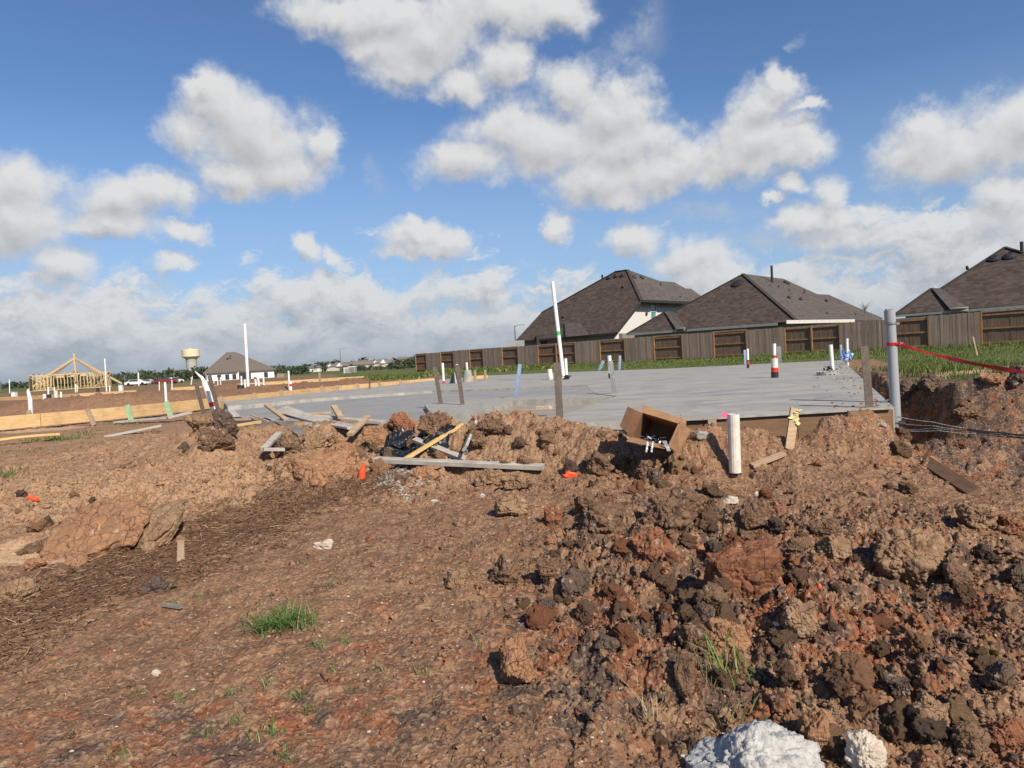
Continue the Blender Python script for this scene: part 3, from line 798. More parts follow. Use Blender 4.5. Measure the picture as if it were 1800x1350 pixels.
strap(1310,640,1309,615,4.2, MT['bluesteel'], 'pale strap next to the far pipe with dark foot on the slab')
strap(1370,636,1369,609,8, MT['steel'], 'grey strap behind the red banded pipe on the slab')
strap(1480,631,1478,606,4, MT['bluesteel'], 'pale strap at the far right corner beside the blue wrap')
strap(357,722,345,675,7, MT['ruststeel'], 'dark leaning strap left of the bent white pipe', Y=14.6, holes=False)
strap(382,716,368,660,7, MT['ruststeel'], 'dark leaning strap right of the bent white pipe', Y=14.6, holes=False)
e = thing('steel_rod', cast(927, 657, ZS), 'thin pale rod leaning beside the bluish strap at the left of the recess', 'rod')
mk('rod', tube([cast(928,658,ZS), atY(914, 639, cast(928,658,ZS).y - .9)], .012, 6), MT['steel'], e)

# ------------------------------------------------------------------ plastic pipes
def pipe(x0, y0, x1, y1, wpx, label, Y=None, z=ZS, mat='pvc', bands=(), cone=None, group=None, foot=None, name='vent_pipe', open_=True):
    f = cast(x0, y0, z) if Y is None else atY(x0, y0, Y)
    t = atY(x1, y1, f.y); r_ = wpx / FPX * f.y / 2
    e = thing(name, f, label, 'pipe', group)
    dn = f - (t - f).normalized() * .06
    mk('pipe_shaft', tube([dn, f.lerp(t, .5), t], r_, 16, inner=(r_ * .86, r_ * 1.2) if open_ else None), MT[mat], e, smooth=False)
    for (a, b_, m_, k) in bands:
        mk('tape_band', tube([f.lerp(t, a), f.lerp(t, b_)], r_ * k, 16), MT[m_], e)
    if foot:
        g = []
        for i in range(22):
            a = rng.random() * 6.28; q = f + Vector((math.cos(a), math.sin(a), 0)) * r_ * foot[0] * rng.random() + Vector((0, 0, rng.random() * foot[1]))
            g.append(plank(q, q + Vector((rng.normal(0, .05), rng.normal(0, .05), rng.normal(.02, .03))), .05, .004, roll=rng.random() * 3))
        mk('wrap', J(*g), MT[foot[2]], e)
    return e
pp = pipe(1292,819,1289,728,21, 'stubby dirty white pipe standing in the dirt in front of the slab', Y=6.5, mat='pvcdirty', name='sewer_pipe')
SL = 'pipes standing in the slab'
pipe(991,666,971,495,6.6, 'tall white pole leaning on the slab with a green band', bands=[(.45,.49,'green',1.06)], group=SL, foot=(2.2,.12,'black'))
pipe(996,667,994,630,5.5, 'thin white pipe right beside the tall white pole', group=SL, bands=[(0,.22,'black',1.08)], foot=(1.5,.1,'black'))
pipe(968,667,966,649,8.5, 'short fat white pipe left of the tall white pole', group=SL, bands=[(0,.3,'pvcdirty',1.08)])
pipe(1073,665,1071,625,6.6, 'white pipe with dark lower half behind the recess corner strap', group=SL, bands=[(0,.22,'black',1.05)])
pipe(780,674,778,638,4.2, 'white pipe with red foot near the left edge of the slab', z=ZS, group=SL, bands=[(0,.12,'red',1.1)])
pipe(805,668,803,640,3.6, 'thin white pipe just behind the twin brown straps', group=SL)
e = pipe(822,658,820,637,3.6, 'white pipe rising from a grey cone at the left edge of the slab', group=SL)
c0 = cast(823, 671, ZS); mk('cone_base', tube([c0, c0 + Vector((0,0,.42))], [.20, .12], 18), MT['concpale'], e)
e = thing('black_funnel', cast(800, 674, ZS), 'black cone shaped funnel between the two brown straps', 'funnel')
c0 = cast(799.5, 673.5, ZS); mk('funnel', tube([c0, c0 + Vector((0,0,.36))], [.19, .06], 18), MT['black'], e)
pipe(1315,647,1314,613,4, 'thin white pipe with dark wrapped foot at the far side of the slab', group=SL, bands=[(0,.42,'black',1.1),(.2,.36,'red',1.16)])
e = pipe(1362,664,1361,604,6, 'white pipe in a red and white sleeve with dark bottom', group=SL, bands=[(.58,.66,'red',1.1)])
f = cast(1362,664,ZS); t = atY(1361.4,630,f.y)
mk('sleeve', tube([f, f.lerp(t,.5), t], .072, 16), MT['pvcdirty'], e)
mk('sleeve_tape', tube([f.lerp(t,.28), f.lerp(t,.52)], .075, 16), MT['red'], e); mk('dark_foot', tube([f, f.lerp(t,.3)], .079, 16), MT['black'], e)
e = pipe(1464,657,1460,606,6.6, 'clean white pipe in a crumpled black and grey collar', group=SL, foot=(4.2,.16,'black'))
f = cast(1456,659,ZS); g = []
for i in range(16):
    a = i * .39; g.append(boxg(f + Vector((math.cos(a) * .19, math.sin(a) * .15, .04)), (.09,.07,.09), Matrix.Rotation(a,3,'Z') @ Matrix.Rotation(.5*rng.normal(),3,'X')))
mk('grout_collar', J(*g), MT['concpale'], e)
pipe(1490,640,1489,595,4.2, 'white pipe with dark foot beside the crumpled blue wrap', group=SL, bands=[(0,.45,'black',.9)])
e = thing('plastic_wrap', cast(1488,634,ZS), 'crumpled blue plastic wrap around the far right pipe', 'plastic wrap')
g = []
for i in range(46):
    q = atY(1488.5 + rng.normal(0,3.6), 626 + rng.normal(0,3.2), cast(1488,640,ZS).y + rng.normal(0,.06)); g.append(plank(q, q + Vector((rng.normal(0,.07), rng.normal(0,.05), rng.normal(0,.06))), .08, .003, roll=rng.random()*3))
mk('wrap', J(*g), MT['bluebag'], e)

# grey conduit with its collar, straps of ribbon and cables
cf = atY(1577, 769, 8.1); ct = atY(1563.5, 545, 8.1)
e = thing('electrical_conduit', cf, 'tall thick grey conduit standing at the front right corner of the slab', 'conduit')
rr = 8.4 / FPX * 8.1
cm = atY(1569.5, 640, 8.1) + Vector((.012, 0, 0))
axis = [cf + Vector((.035, 0, -.25)), cf.lerp(ct, .0), atY(1573, 700, 8.1), atY(1568.5, 620, 8.1), ct]
mk('conduit_shaft', tube(axis, [rr*.8, rr*.92, rr, rr, rr], 24, inner=(rr*.88,.05)), MT['conduit'], e, smooth=False)
dd = (ct - axis[3]).normalized()
mk('coupling', tube([ct - dd*.14, ct - dd*.005], rr*1.07, 24, inner=(rr*.9,.03)), MT['conduit'], e)
mk('clamp_band', tube([ct - dd*.165, ct - dd*.15], rr*1.16, 24), MT['steel'], e)
g = [boxg(ct - dd*.16 + Vector((rr*1.2,-.02,0)), (.05,.02,.025)), boxg(ct + Vector((-rr*.5,0,.004)), (.03,.03,.02)), boxg(ct + Vector((rr*.4,.01,.004)), (.03,.03,.016))]
mk('clamp_screw', J(*g), MT['steel'], e)
# red barrier ribbon
rib = thing('barrier_tape', atY(1567, 605, 8.05), 'red ribbon tied round the grey conduit and stretched off to the right', 'ribbon')
kn = atY(1567.5, 605, 8.1); g = [tube([kn + Vector((0,0,-.018)), kn + Vector((.002,0,.018))], rr*1.09, 20)]
for k in range(5):
    q = kn + Vector((rr*.8,-rr*.8,.0)); g.append(plank(q + Vector((rng.normal(0,.01),-.01,rng.normal(0,.012))), q + Vector((rng.normal(0,.03),-.02,rng.normal(-.01,.03))), .03, .004, roll=rng.random()*3))
mk('knot', J(*g), MT['ribbon'], rib)
q0 = kn + Vector((rr,-.04,-.002)); q1 = atY(1900, 664, 6.6); V = []; F = []; n = 60
for k in range(n + 1):
    f = k / n; p = q0.lerp(q1, f) + Vector((0,0,-.06*4*f*(1-f))); tw = .25 + .55*math.sin(f*9) ; w = .019 + .004*math.sin(f*23)
    s = Vector((0, math.sin(tw), math.cos(tw))) * w
    for q in (p - s, p + s): V.append(q)
    for q in (p - s + Vector((0,.003,0)), p + s + Vector((0,.003,0))): V.append(q)
for k in range(n):
    a = k*4; F += [(a,a+4,a+5,a+1),(a+2,a+3,a+7,a+6)]
mk('ribbon_run', (V,F), MT['ribbon'], rib)
# black cables
CB = 'black cables running right from the slab corner'
for i,(ya,pts_) in enumerate([(734,[(1577,732.5),(1640,742),(1700,753),(1760,760),(1815,765)]),(744,[(1580,744),(1640,748.5),(1700,756),(1760,764),(1815,770)]),(755,[(1577,755),(1640,753),(1700,755),(1760,761),(1815,767)]),(757,[(1577,757),(1650,757),(1720,763),(1815,771)])]):
    Ys = [8.0,7.9,7.8,7.6,7.4]
    pp_ = [atY(x,y_,Ys[k]-.05*i) for k,(x,y_) in enumerate(pts_)]
    P_ = []
    for k in range(len(pp_)-1):
        for f in (0,.25,.5,.75): P_.append(pp_[k].lerp(pp_[k+1],f) + Vector((0,0,-.008*math.sin(f*3.14))))
    P_.append(pp_[-1])
    c_ = thing('cable', pp_[0], ['uppermost black cable sagging right from the conduit foot','thick ended black cable, second from the top at the conduit','third black cable below the black coupling','lowest black cable crossing the excavated pit'][i], 'cable', CB)
    mk('cable_line', tube(P_, .0062, 8), MT['black'], c_)
    if i == 1: mk('cable_end', tube([pp_[0]+Vector((.0,0,-.005)), pp_[0].lerp(pp_[1],.18)], .034, 12), MT['black'], c_)
e = thing('survey_stake', hit(1719,626,False), 'thin bare wooden stake leaning in the grass right of the conduit', 'stake')
s0 = e.location.copy(); mk('stake_post', plank(s0 - Vector((0,0,.1)), atY(1710,592,s0.y), .05, .03), MT['tanwood'], e)

# ------------------------------------------------------------------ cardboard box
bx = thing('cardboard_box', atY(1150, 788, 6.7), 'open torn cardboard box tipped on its side on the dirt before the slab', 'box')
TL=atY(1129,726,6.75); TR=atY(1192,745,6.55); BR=atY(1174,785,6.50); BL=atY(1111,768,6.70)
nrm=(TR-TL).cross(BL-TL).normalized(); back = (-nrm if nrm.y<0 else nrm)
back=(back*.30+Vector((.02,.06,.0)))
def sheet(a,b_,c_,d_,th=.005): 
    n=(b_-a).cross(d_-a).normalized()*th; P4=[a,b_,c_,d_]; V=[tuple(p) for p in P4]+[tuple(p+n) for p in P4]
    return np.array(V),[(0,1,2,3),(7,6,5,4),(0,4,5,1),(1,5,6,2),(2,6,7,3),(3,7,4,0)]
mk('top_panel', sheet(TL,TR,TR+back,TL+back), MT['card'], bx)
mk('bottom_panel', sheet(BL,BR,BR+back,BL+back), MT['card_shaded'], bx); mk('left_panel', sheet(TL,BL,BL+back,TL+back), MT['card_shaded'], bx)
mk('right_panel', sheet(TR,BR,BR+back,TR+back), MT['card'], bx); mk('back_panel', sheet(TL+back,TR+back,BR+back,BL+back), MT['card_shaded'], bx)
mk('flap', sheet(TL,BL,atY(1090,749,6.62),atY(1104,715,6.66)), MT['card_shaded'], bx)
mk('flap', sheet(TL,TR,atY(1201,738,6.66),atY(1129,712,6.88)), MT['card'], bx)
mk('flap', sheet(BL,BR,atY(1172,789,6.40),atY(1101,775,6.45)), MT['card'], bx)
mk('flap', sheet(TR,BR,atY(1194,797,6.40),atY(1216,755,6.48)), MT['card'], bx)
mk('flap', sheet(TR+back*.1,TR+back*.8,atY(1206,742,6.85),atY(1196,728,6.95)), MT['card'], bx)
a=TL.lerp(TR,.30)+back*.12; b2=TL.lerp(TR,.78)+back*.12; up=Vector((0,0,.006))
mk('red_label', sheet(a+up,b2+up,b2+back*.22+up,a+back*.22+up,.002), MT['redprint'], bx)
g=[]
for i in range(46):
    q=BL.lerp(BR,.15+.8*rng.random())+back*(rng.random()*.8)+Vector((0,0,.012+rng.random()*.05)); g.append(plank(q,q+Vector((rng.normal(0,.03),rng.normal(0,.03),rng.normal(0,.02))),.014,.003,roll=rng.random()*3))
tag(mk('metal_clips', J(*g), MT['silver']), 'loose silvery metal clips heaped inside the cardboard box', 'clips', kind='stuff')
for lab,x0,y0,x1,y1 in [('bright folded metal bracket hanging over the box flap',1139,776,1136,795),('thin silvery metal clip at the lower right of the box',1166,775,1175,793)]:
    c_=thing('metal_bracket', atY(x1,y1,6.38), lab, 'bracket')
    gg=[plank(atY(x0+dx,y0,6.44),atY(x1+dx,y1,6.37),.018,.004,up=(0,-1,0)) for dx in ((0,9) if x0==1139 else (0,3))]+[plank(atY(x0,y0,6.44),atY(x0+(9 if x0==1139 else 3),y0+1,6.44),.02,.004)]
    mk('bracket_plate', J(*gg), MT['silver'], c_)

# ------------------------------------------------------------------ lumber scraps
def lumber(x0,y0,Y0,x1,y1,Y1,w,t,mat,label,name='lumber_scrap',up=(0,0,1),roll=0,group=None,cut=0,bend=0,snap=.9):
    if snap:
        h0=hit(x0,y0,False).y; h1=hit(x1,y1,False).y
        Y0=min(max(h0-.06,Y0-snap),Y0+snap); Y1=min(max(h1-.06,Y1-snap),Y1+snap)
        for k in range(11):
            a=atY(x0,y0,Y0); b_=atY(x1,y1,Y1); q=[a.lerp(b_,f) for f in (.08,.25,.4,.55,.7,.85)]
            if sum(hgt1(p.x,p.y)>p.z+t*.3 for p in q)<=1: break
            Y0-=.07; Y1-=.07
    a=atY(x0,y0,Y0); b_=atY(x1,y1,Y1); o=mk(name, plank(a,b_,w,t,up,roll,cut,bend), MT[mat])
    o.data.transform(Matrix.Translation(-a)); o.location=a
    return tag(o,label,'lumber',group)
LP='scrap boards thrown on the dirt left of the slab'
lumber(490,722,10.1,600,750,9.3,.14,.045,'cementwood','longest dark sided board slanting down through the scrap heap',roll=.35,group=LP)
lumber(500,717,10.3,548,735,9.8,.12,.04,'cementwood','pale grey board crossing the top of the scrap heap',roll=.2,group=LP)
lumber(545,732,10.0,674,742,9.5,.12,.04,'cementwood','long pale board running right from the scrap heap',roll=.15,group=LP)
lumber(468,712,10.2,503,738,9.5,.07,.035,'tanwood','short tan board standing over the left of the scrap heap',group=LP)
lumber(490,739,9.7,531,762,9.0,.12,.04,'greywood','dark grey board under the scrap heap pointing down right',roll=.4,group=LP)
lumber(538,728,10.6,584,725,10.6,.09,.04,'tanwood','small tan board lying level behind the scrap heap',group=LP)
lumber(587,714,9.9,599,734,9.5,.09,.04,'tanwood','tan stub end sticking up behind the long pale board',group=LP)
lumber(647,732,8.7,615,764,8.1,.085,.04,'tanwood','pale tan board slanting down left at the right of the heap',group=LP)
lumber(402,738,10.4,439,737,10.3,.10,.03,'tanwood','small flat tan board at the far left of the heap, upper one',group=LP)
lumber(403,750,10.0,456,742,9.9,.11,.045,'yellow','small orange tan board at the far left of the heap, lower one',group=LP)
lumber(440,729,10.4,472,741,10.0,.03,.02,'tanwood','thin stick lying across the left of the scrap heap',group=LP)
lumber(560,741,9.5,620,751,9.2,.16,.03,'cementwood','wide pale board splashed with cement at the heap centre',roll=.1,group=LP)
lumber(523,742,9.6,558,750,9.3,.12,.03,'cementwood','short pale board beneath the long dark sided board',roll=.2,group=LP)
lumber(405,722,10.8,415,731,10.4,.10,.03,'cementwood','small pale offcut beside the mound at the left of the heap',group=LP)
lumber(430,734,10.6,480,738,10.3,.12,.03,'cementwood','pale cement splashed board lying flat at the left of the heap',group=LP)
lumber(491,761,8.5,464,789,7.9,.085,.04,'cementwood','upper arm of the two pale boards lying in a V',group='two pale boards in a V on the dirt')
lumber(463,790,7.85,500,790,7.95,.085,.04,'cementwood','level lower arm of the two pale boards lying in a V',group='two pale boards in a V on the dirt')
RP='boards lying over the black plastic'
lumber(659,808,6.75,955,821,6.7,.10,.05,'cementwood','long thick pale beam lying level in front of the black plastic',roll=.12,group=RP)
lumber(813,746,7.25,712,807,6.85,.06,.035,'yellow','bright yellow board slanting over the black plastic',group=RP)
lumber(729,773,7.1,822,809,6.8,.075,.045,'cementwood','grey board crossing the bright yellow board',roll=.3,group=RP)
lumber(836,740,7.4,817,788,7.0,.085,.03,'cementwood','grey stake leaning on the ridge right of the yellow board',roll=.9,group=RP)
lumber(1620,806,5.9,1714,866,5.15,.11,.04,'brownboard','brown board half buried below the pit at the right',roll=.5)
lumber(1322,819,6.2,1379,797,6.45,.07,.03,'tanwood','short tan board on the dirt right of the dirty pipe',roll=.2)
lumber(184,768,12.2,284,748,12.6,.14,.04,'cementwood','long grey board lying on the dirt at the left',group=LP)
lumber(205,742,15.5,296,734,15.3,.22,.05,'cementwood','grey board near the form boards, left length',group='grey boards beside the form boards')
lumber(293,735,15.2,334,725,15.6,.20,.05,'cementwood','grey board near the form boards, right length',group='grey boards beside the form boards')
lumber(-20,776,11.6,105,763,12.2,.10,.04,'yellow','long orange board flat on the ground at the far left',bend=.02)
lumber(318,985,5.25,318,950,5.3,.05,.04,'tanwood','small upright wood block standing in the bark litter',name='wood_block')
lumber(286,1062,4.35,318,1067,4.33,.03,.02,'greywood','small dark wood chip at the lower edge of the bark litter',name='wood_chip')
lumber(855,728,9.3,884,731,8.9,.05,.03,'tanwood','small tan stick at the front of the porch recess')
lumber(890,722,9.2,985,720,8.9,.04,.02,'tanwood','thin broken stick in the porch recess')
lumber(945,717,9.6,968,716,9.5,.12,.05,'palerock','pale brick lying in the porch recess',name='brick')

# black plastic sheet: crumpled
def crumple(name, pxpoly, Y0, Y1, nx, ny, amp, mat, label, cat, seed=3, lift=.05, th=.004):
    """sheet spanned between four ground corners"""
    A,B,C_,D=[hit(*p, False) for p in pxpoly]; V=[]
    U=np.linspace(0,1,nx); Vv=np.linspace(0,1,ny); uu,vv=np.meshgrid(U,Vv)
    X=(A.x*(1-uu)+B.x*uu)*(1-vv)+(D.x*(1-uu)+C_.x*uu)*vv; Yy=(A.y*(1-uu)+B.y*uu)*(1-vv)+(D.y*(1-uu)+C_.y*uu)*vv
    ed=.09*(vn2(uu*5,vv*5,seed)-.5); X=X+ed+ .05*(vn2(uu*13,vv*13,seed+5)-.5); Yy=Yy+.12*(vn2(uu*4+9,vv*4,seed+1)-.5)
    x=X.ravel(); y=Yy.ravel()
    z=height(x,y)+fine(x,y)*.5
    r1=1-np.abs(2*vn2(x*6+y*3,y*7,seed+2)-1); r2=1-np.abs(2*vn2(x*15-y*9,y*16,seed+3)-1); r3=1-np.abs(2*vn2(x*34,y*34,seed+4)-1)
    win=np.minimum(1,4*np.minimum(uu,1-uu).ravel()+.15)
    z=z+lift*(.4+.6*win)+amp*(r1**2*.8+r2*.30+r3*.10)
    V=np.stack([x,y,z+EYE],1); i=np.arange(ny-1)[:,None]*nx; j=np.arange(nx-1)[None,:]
    F=np.stack([(i+j).ravel(),(i+j+1).ravel(),(i+nx+j+1).ravel(),(i+nx+j).ravel()],1)
    n=len(V); V2=np.vstack([V,V-np.array([0,0,th])]); F2=np.vstack([F,F[:,::-1]+n])
    o=mk(name,(V2,F2),mat,smooth=True); a=V[0]; o.data.transform(Matrix.Translation(-Vector(a))); o.location=a
    return tag(o,label,cat)
MT['sheet']=simple('black_sheeting',(.012,.012,.014),(.03,.03,.033),9,.22,.3,bscale=60,spec=.6)
m,b=newmat('cement_splashed_sheet'); P_=b.n('ShaderNodeNewGeometry').outputs['Position']
n1=b.noise(P_,16,6,.75,1.2).outputs[0]; col=b.mix(b.math('MULTIPLY',b.ramp(n1,.56,.66),.85),(.014,.014,.016),(.45,.45,.44))
MT['sheetsplash']=finish(m,b,col,b.ramp(n1,.5,.6,.2,.7),n1,.3,.01,spec=.55)
crumple('plastic_sheet',[(655,806),(770,812),(795,772),(690,768)],0,0,110,60,.055,MT['sheetsplash'],'crumpled shiny black plastic sheet among the boards','plastic sheet',3,.03)
crumple('plastic_sheet',[(684,792),(735,790),(728,768),(690,765)],0,0,80,60,.07,MT['sheetsplash'],'bunched black plastic with grey cement splashes beside the brown log','plastic sheet',9,.07)
crumple('plastic_sheet',[(706,829),(738,829),(735,818),(704,818)],0,0,30,16,.03,MT['sheet'],'small black plastic tail under the long pale beam','plastic sheet',12,.02)

# ------------------------------------------------------------------ clods
def ico(sub):
    t=(1+5**.5)/2
    V=[(-1,t,0),(1,t,0),(-1,-t,0),(1,-t,0),(0,-1,t),(0,1,t),(0,-1,-t),(0,1,-t),(t,0,-1),(t,0,1),(-t,0,-1),(-t,0,1)]
    F=[(0,11,5),(0,5,1),(0,1,7),(0,7,10),(0,10,11),(1,5,9),(5,11,4),(11,10,2),(10,7,6),(7,1,8),(3,9,4),(3,4,2),(3,2,6),(3,6,8),(3,8,9),(4,9,5),(2,4,11),(6,2,10),(8,6,7),(9,8,1)]
    V=[np.array(v)/np.linalg.norm(v) for v in V]
    for _ in range(sub):
        c_={}; F2=[]
        def mid(a,b_):
            k=(min(a,b_),max(a,b_))
            if k not in c_:
                p=V[a]+V[b_]; V.append(p/np.linalg.norm(p)); c_[k]=len(V)-1
            return c_[k]
        for a,b_,d_ in F:
            x,y_,z_=mid(a,b_),mid(b_,d_),mid(d_,a); F2+=[(a,x,z_),(b_,y_,x),(d_,z_,y_),(x,y_,z_)]
        F=F2
    return np.array(V),np.array(F)
ICO={k:ico(k) for k in (1,2,3,4,5)}
def clodgeo(sub,seed,dims=(1,1,1),planes=9,rough_=.16,crack=.05,box=.3):
    V,F=ICO[sub]; V=V.copy(); V=V*(1-box)+box*.92*V/np.abs(V).max(1,keepdims=True); rs=np.random.default_rng(seed)
    for k in range(planes):
        n=rs.normal(size=3); n/=np.linalg.norm(n); d=.55+.35*rs.random()
        ex=V@n-d; m=ex>0; V[m]-=np.outer(ex[m]*.97,n)
    V=V*np.array(dims)
    o=seed*3.1
    nn=V/np.maximum(np.linalg.norm(V,axis=1,keepdims=True),1e-6)
    d=rough_*(vn3(V*1.7+o,seed)-.5)*2
    r_=1-np.abs(2*vn3(V*3.1+o,seed+1)-1); d-=crack*1.3*np.clip(r_-.80,0,1)/.20
    if sub>=3:
        d+=rough_*.50*(vn3(V*3.4+o,seed+2)-.5)*2
        for k,(fq,am) in enumerate(((4.3,.62),(9.1,.44),(19,.28),(40,.18))[:sub-1]): d+=rough_*am*(np.abs(2*vn3(V*fq+o,seed+3+k)-1)**.8-.45)
    return V+nn*d[:,None],F
def rotm(rs,tilt=3.14):
    return Matrix.Rotation(rs.random()*6.28,3,'Z')@Matrix.Rotation((rs.random()-.5)*tilt,3,'X')@Matrix.Rotation((rs.random()-.5)*tilt,3,'Y')
def clod(px,py,wpx,hpx,kind,label,seed,rot=None,sub=5,sink=.25,dims=None,name='dirt_clod',mat=None,Y=None,group=None,planes=9,rg=.21,box=.35,tilt=0):
    """clod whose visible centre is at (px,py) and which is wpx by hpx in the photograph"""
    g0=hit(px,py+hpx*.35,True); Yd=Y or g0.y; a=wpx/FPX*Yd/2; h=hpx/FPX*Yd/2
    dims=dims or (a,max(a*.75,h*.8),h*1.05)
    V,F=clodgeo(sub,seed,(1,dims[1]/dims[0],dims[2]/dims[0]),planes,rg,.05,box)
    V=V*dims[0]*1.12
    if tilt: V=V@np.array(Matrix.Rotation(tilt,3,'X')).T
    if rot: V=V@np.array(Matrix.Rotation(rot,3,'Y')).T
    c_=atY(px,py+hpx*.06,Yd+.25*dims[1])
    o=mk(name,(V,F),mat or CM[kind],smooth=False)
    o.location=c_
    o['label']=label; o['category']='clod of earth' if name=='dirt_clod' else name.replace('_',' ')
    if group: o['group']=group
    return o
clod(1303,1003,114,112,'red','large square red clod in the middle of the dark rubble at right',101,rg=.12,box=.75,planes=4,tilt=.25)
clod(1145,958,75,62,'red','rounded red clod left of the large square red clod',102)
clod(1060,915,110,60,'brown','large smooth brown clod above the rounded red clod',103)
clod(975,905,38,42,'red','bright orange red clod at the upper left of the rubble',104)
clod(890,1000,56,64,'brown','upright brown clod at the left edge of the rubble with a shadow on its left',105)
clod(905,890,66,46,'tan','tan brown clod at the upper left edge of the rubble',106)
clod(803,1018,48,32,'tan','lone tan clod on the bare trodden ground left of the rubble',107,sink=.1)
clod(1030,887,38,48,'brown','pointed grey brown clod with a dark hollow side above the rubble',108)
clod(1330,905,62,68,'brown','tall grooved brown clod above the large red clod',109)
clod(1180,908,100,80,'brown','huge weathered grey brown clod right of the smooth brown clod',110)
clod(1600,975,104,94,'tan','largest round tan clod at right with a crack along its base',111,planes=5)
clod(1678,1008,46,52,'brown','brown clod touching the right of the largest round tan clod',112)
clod(1402,1078,56,66,'tan','pale tan clod standing below the large red clod',113)
clod(1245,1050,64,44,'brown','brown clod right under the large square red clod',114)
clod(1275,1118,80,52,'orange','orange brown clod lying under the large red clod',115)
clod(1237,1078,42,60,'dark','blackish clod left of the orange brown one',116)
clod(912,1165,62,90,'orange','tall broken orange clod at the lower left of the rubble',117)
clod(890,1150,24,60,'red','narrow red sliver of clay beside the tall orange clod',118)
clod(1075,1128,60,40,'dark','grey black clod near the middle of the rubble, lower one',119)
clod(1010,1030,54,52,'dark','smooth black clod in the left half of the rubble',120)
clod(958,1060,40,26,'dark','small black clod left of the smooth black clod',121)
clod(965,1000,58,40,'brown','brown clod above the smooth black clod',122)
clod(1200,880,70,50,'brown','brown clod high in the rubble below the box',123)
clod(1135,825,52,42,'brown','grey brown clod on the ridge left of the pipe',124)
clod(1055,815,66,34,'brown','low wide brown clod right of the crumpled orange scrap',125)
clod(1150,835,30,30,'dark','dark clod in the hollow below the box',126)
clod(1205,1180,36,70,'brown','dark brown upright clod at the left of the grass blades',127)
clod(1220,1120,50,60,'brown','brown clod left of the lower grass blades',128)
clod(1640,1262,80,72,'tan','large tan clod at the bottom right',129)
clod(1440,1290,70,80,'orange','crumbly orange clod right of the white cement lump',130)
clod(1770,1290,70,60,'red','reddish clod at the bottom right corner',131)
clod(1705,1300,56,56,'brown','brown clod beside the reddish one in the bottom right corner',132)
clod(1720,905,60,48,'tan','mossy tan clod under the half buried board',133)
clod(1775,920,62,40,'red','flat red clod at the right edge below the board',134)
clod(1790,1010,50,46,'dark','dark clod at the right edge of the picture',135)
clod(1470,965,60,50,'tan','tan clod left of the largest round tan clod',136)
clod(1452,925,50,34,'brown','hollow brown clod upper left of the largest round tan clod',137)
clod(1390,960,64,40,'brown','brown clod right of the large red clod',138)
clod(1755,1190,50,60,'dark','dark crumbling clod near the right edge, lower down',139)
clod(1580,1200,46,40,'dark','grey clod in the lower right rubble',140)
clod(858,838,48,32,'tan','brown tan clod in front of the long pale beam, middle one',141)
clod(905,843,46,34,'tan','tan clod in front of the long pale beam, right one',142)
clod(745,832,46,22,'orange','low orange clod in front of the long pale beam, left one',143)
clod(925,815,30,26,'brown','small clod leaning on the right end of the pale beam',144)
clod(660,764,58,36,'orange','brown log shaped clod beside the bunched black plastic',145,rot=.22,planes=4,rg=.12)
clod(705,746,40,36,'red','pink red clod on the ridge above the black plastic',146)
clod(762,742,54,40,'brown','big brown clod on the ridge above the yellow board',147)
clod(842,772,30,44,'brown','brown upright clod on the ridge right of the leaning grey stake',148)
clod(862,750,50,34,'brown','brown clod on the ridge above the leaning grey stake',149)
clod(380,775,56,44,'brown','brown clod on the flank of the left mound, lower one',150)
clod(392,742,52,46,'dark','grey brown clod capping the mound at the left',151)
clod(352,745,44,36,'tan','tan clod on the left side of the mound',152)
clod(322,787,24,20,'dark','dark round clod at the foot of the left mound',153)
clod(565,826,120,44,'orange','wide orange slab of cracked clay left of the small orange cone',154,planes=6,rg=.13,box=.7,tilt=.3)
clod(505,785,44,38,'brown','brown clod under the two pale boards in a V',155)
clod(560,775,60,40,'tan','tan clod between the V boards and the scrap heap',156)
clod(605,800,44,44,'orange','orange clod right of the V boards',157)
clod(170,945,150,70,'orange','largest flat plate of cracked orange clay at the left',158,rot=-.22,dims=(.36,.40,.10),planes=5,rg=.10,box=.7,tilt=.62)
clod(268,935,100,56,'tan','tan plate of clay right of the largest orange plate',159,rot=-.25,dims=(.25,.28,.09),planes=6,rg=.12,box=.6,tilt=.5)
clod(140,985,44,26,'orange','small orange clay block below the largest orange plate',160)
clod(62,990,44,24,'orange','small orange block left of the clay plates, lower one',161)
clod(70,960,60,24,'brown','brown clod left of the clay plates',162)
clod(20,1040,90,44,'tan','pale flat clod at the left edge above the bark litter',163)
clod(280,1030,60,26,'dark','grey clod lying in the bark litter',164)
clod(318,950,20,16,'tan','tiny tan clod in the bark litter behind the wood block',165)
clod(1640,672,56,38,'dark','black overhanging clod at the edge of the trench behind the conduit',170)
clod(1700,722,44,30,'brown','brown clod within the pit',171)
clod(1745,665,40,22,'orange','orange clod at the grassy edge of the pit',172)
clod(1790,660,40,34,'dark','black clod at the far right edge of the pit',173)
clod(1600,690,40,44,'dark','black clod deep in the trench behind the conduit',174)
e=clod(1322,1345,205,110,'tan','white lumpy cement lump at the bottom edge of the picture',180,sub=5,mat=MT['cement'],name='cement_lump',planes=3,rg=.17); e['category']='cement lump'
e=clod(1520,1325,56,78,'tan','pale pointed rock at the bottom right of the cement lump',181,mat=MT['palerock'],name='pale_rock',planes=10)
clod(568,958,36,18,'tan','pale cream stone at the right end of the bark litter',182,mat=MT['palerock'],name='pale_stone',sub=3)
clod(275,1183,16,14,'tan','small pale stone at the lower left',183,mat=MT['palerock'],name='pale_stone',sub=3)
clod(1283,880,24,14,'tan','pale stone above the grooved brown clod',184,mat=MT['palerock'],name='pale_stone',sub=3)
clod(1368,1101,24,18,'tan','cream stone below left of the pale tan clod',185,mat=MT['palerock'],name='pale_stone',sub=3)
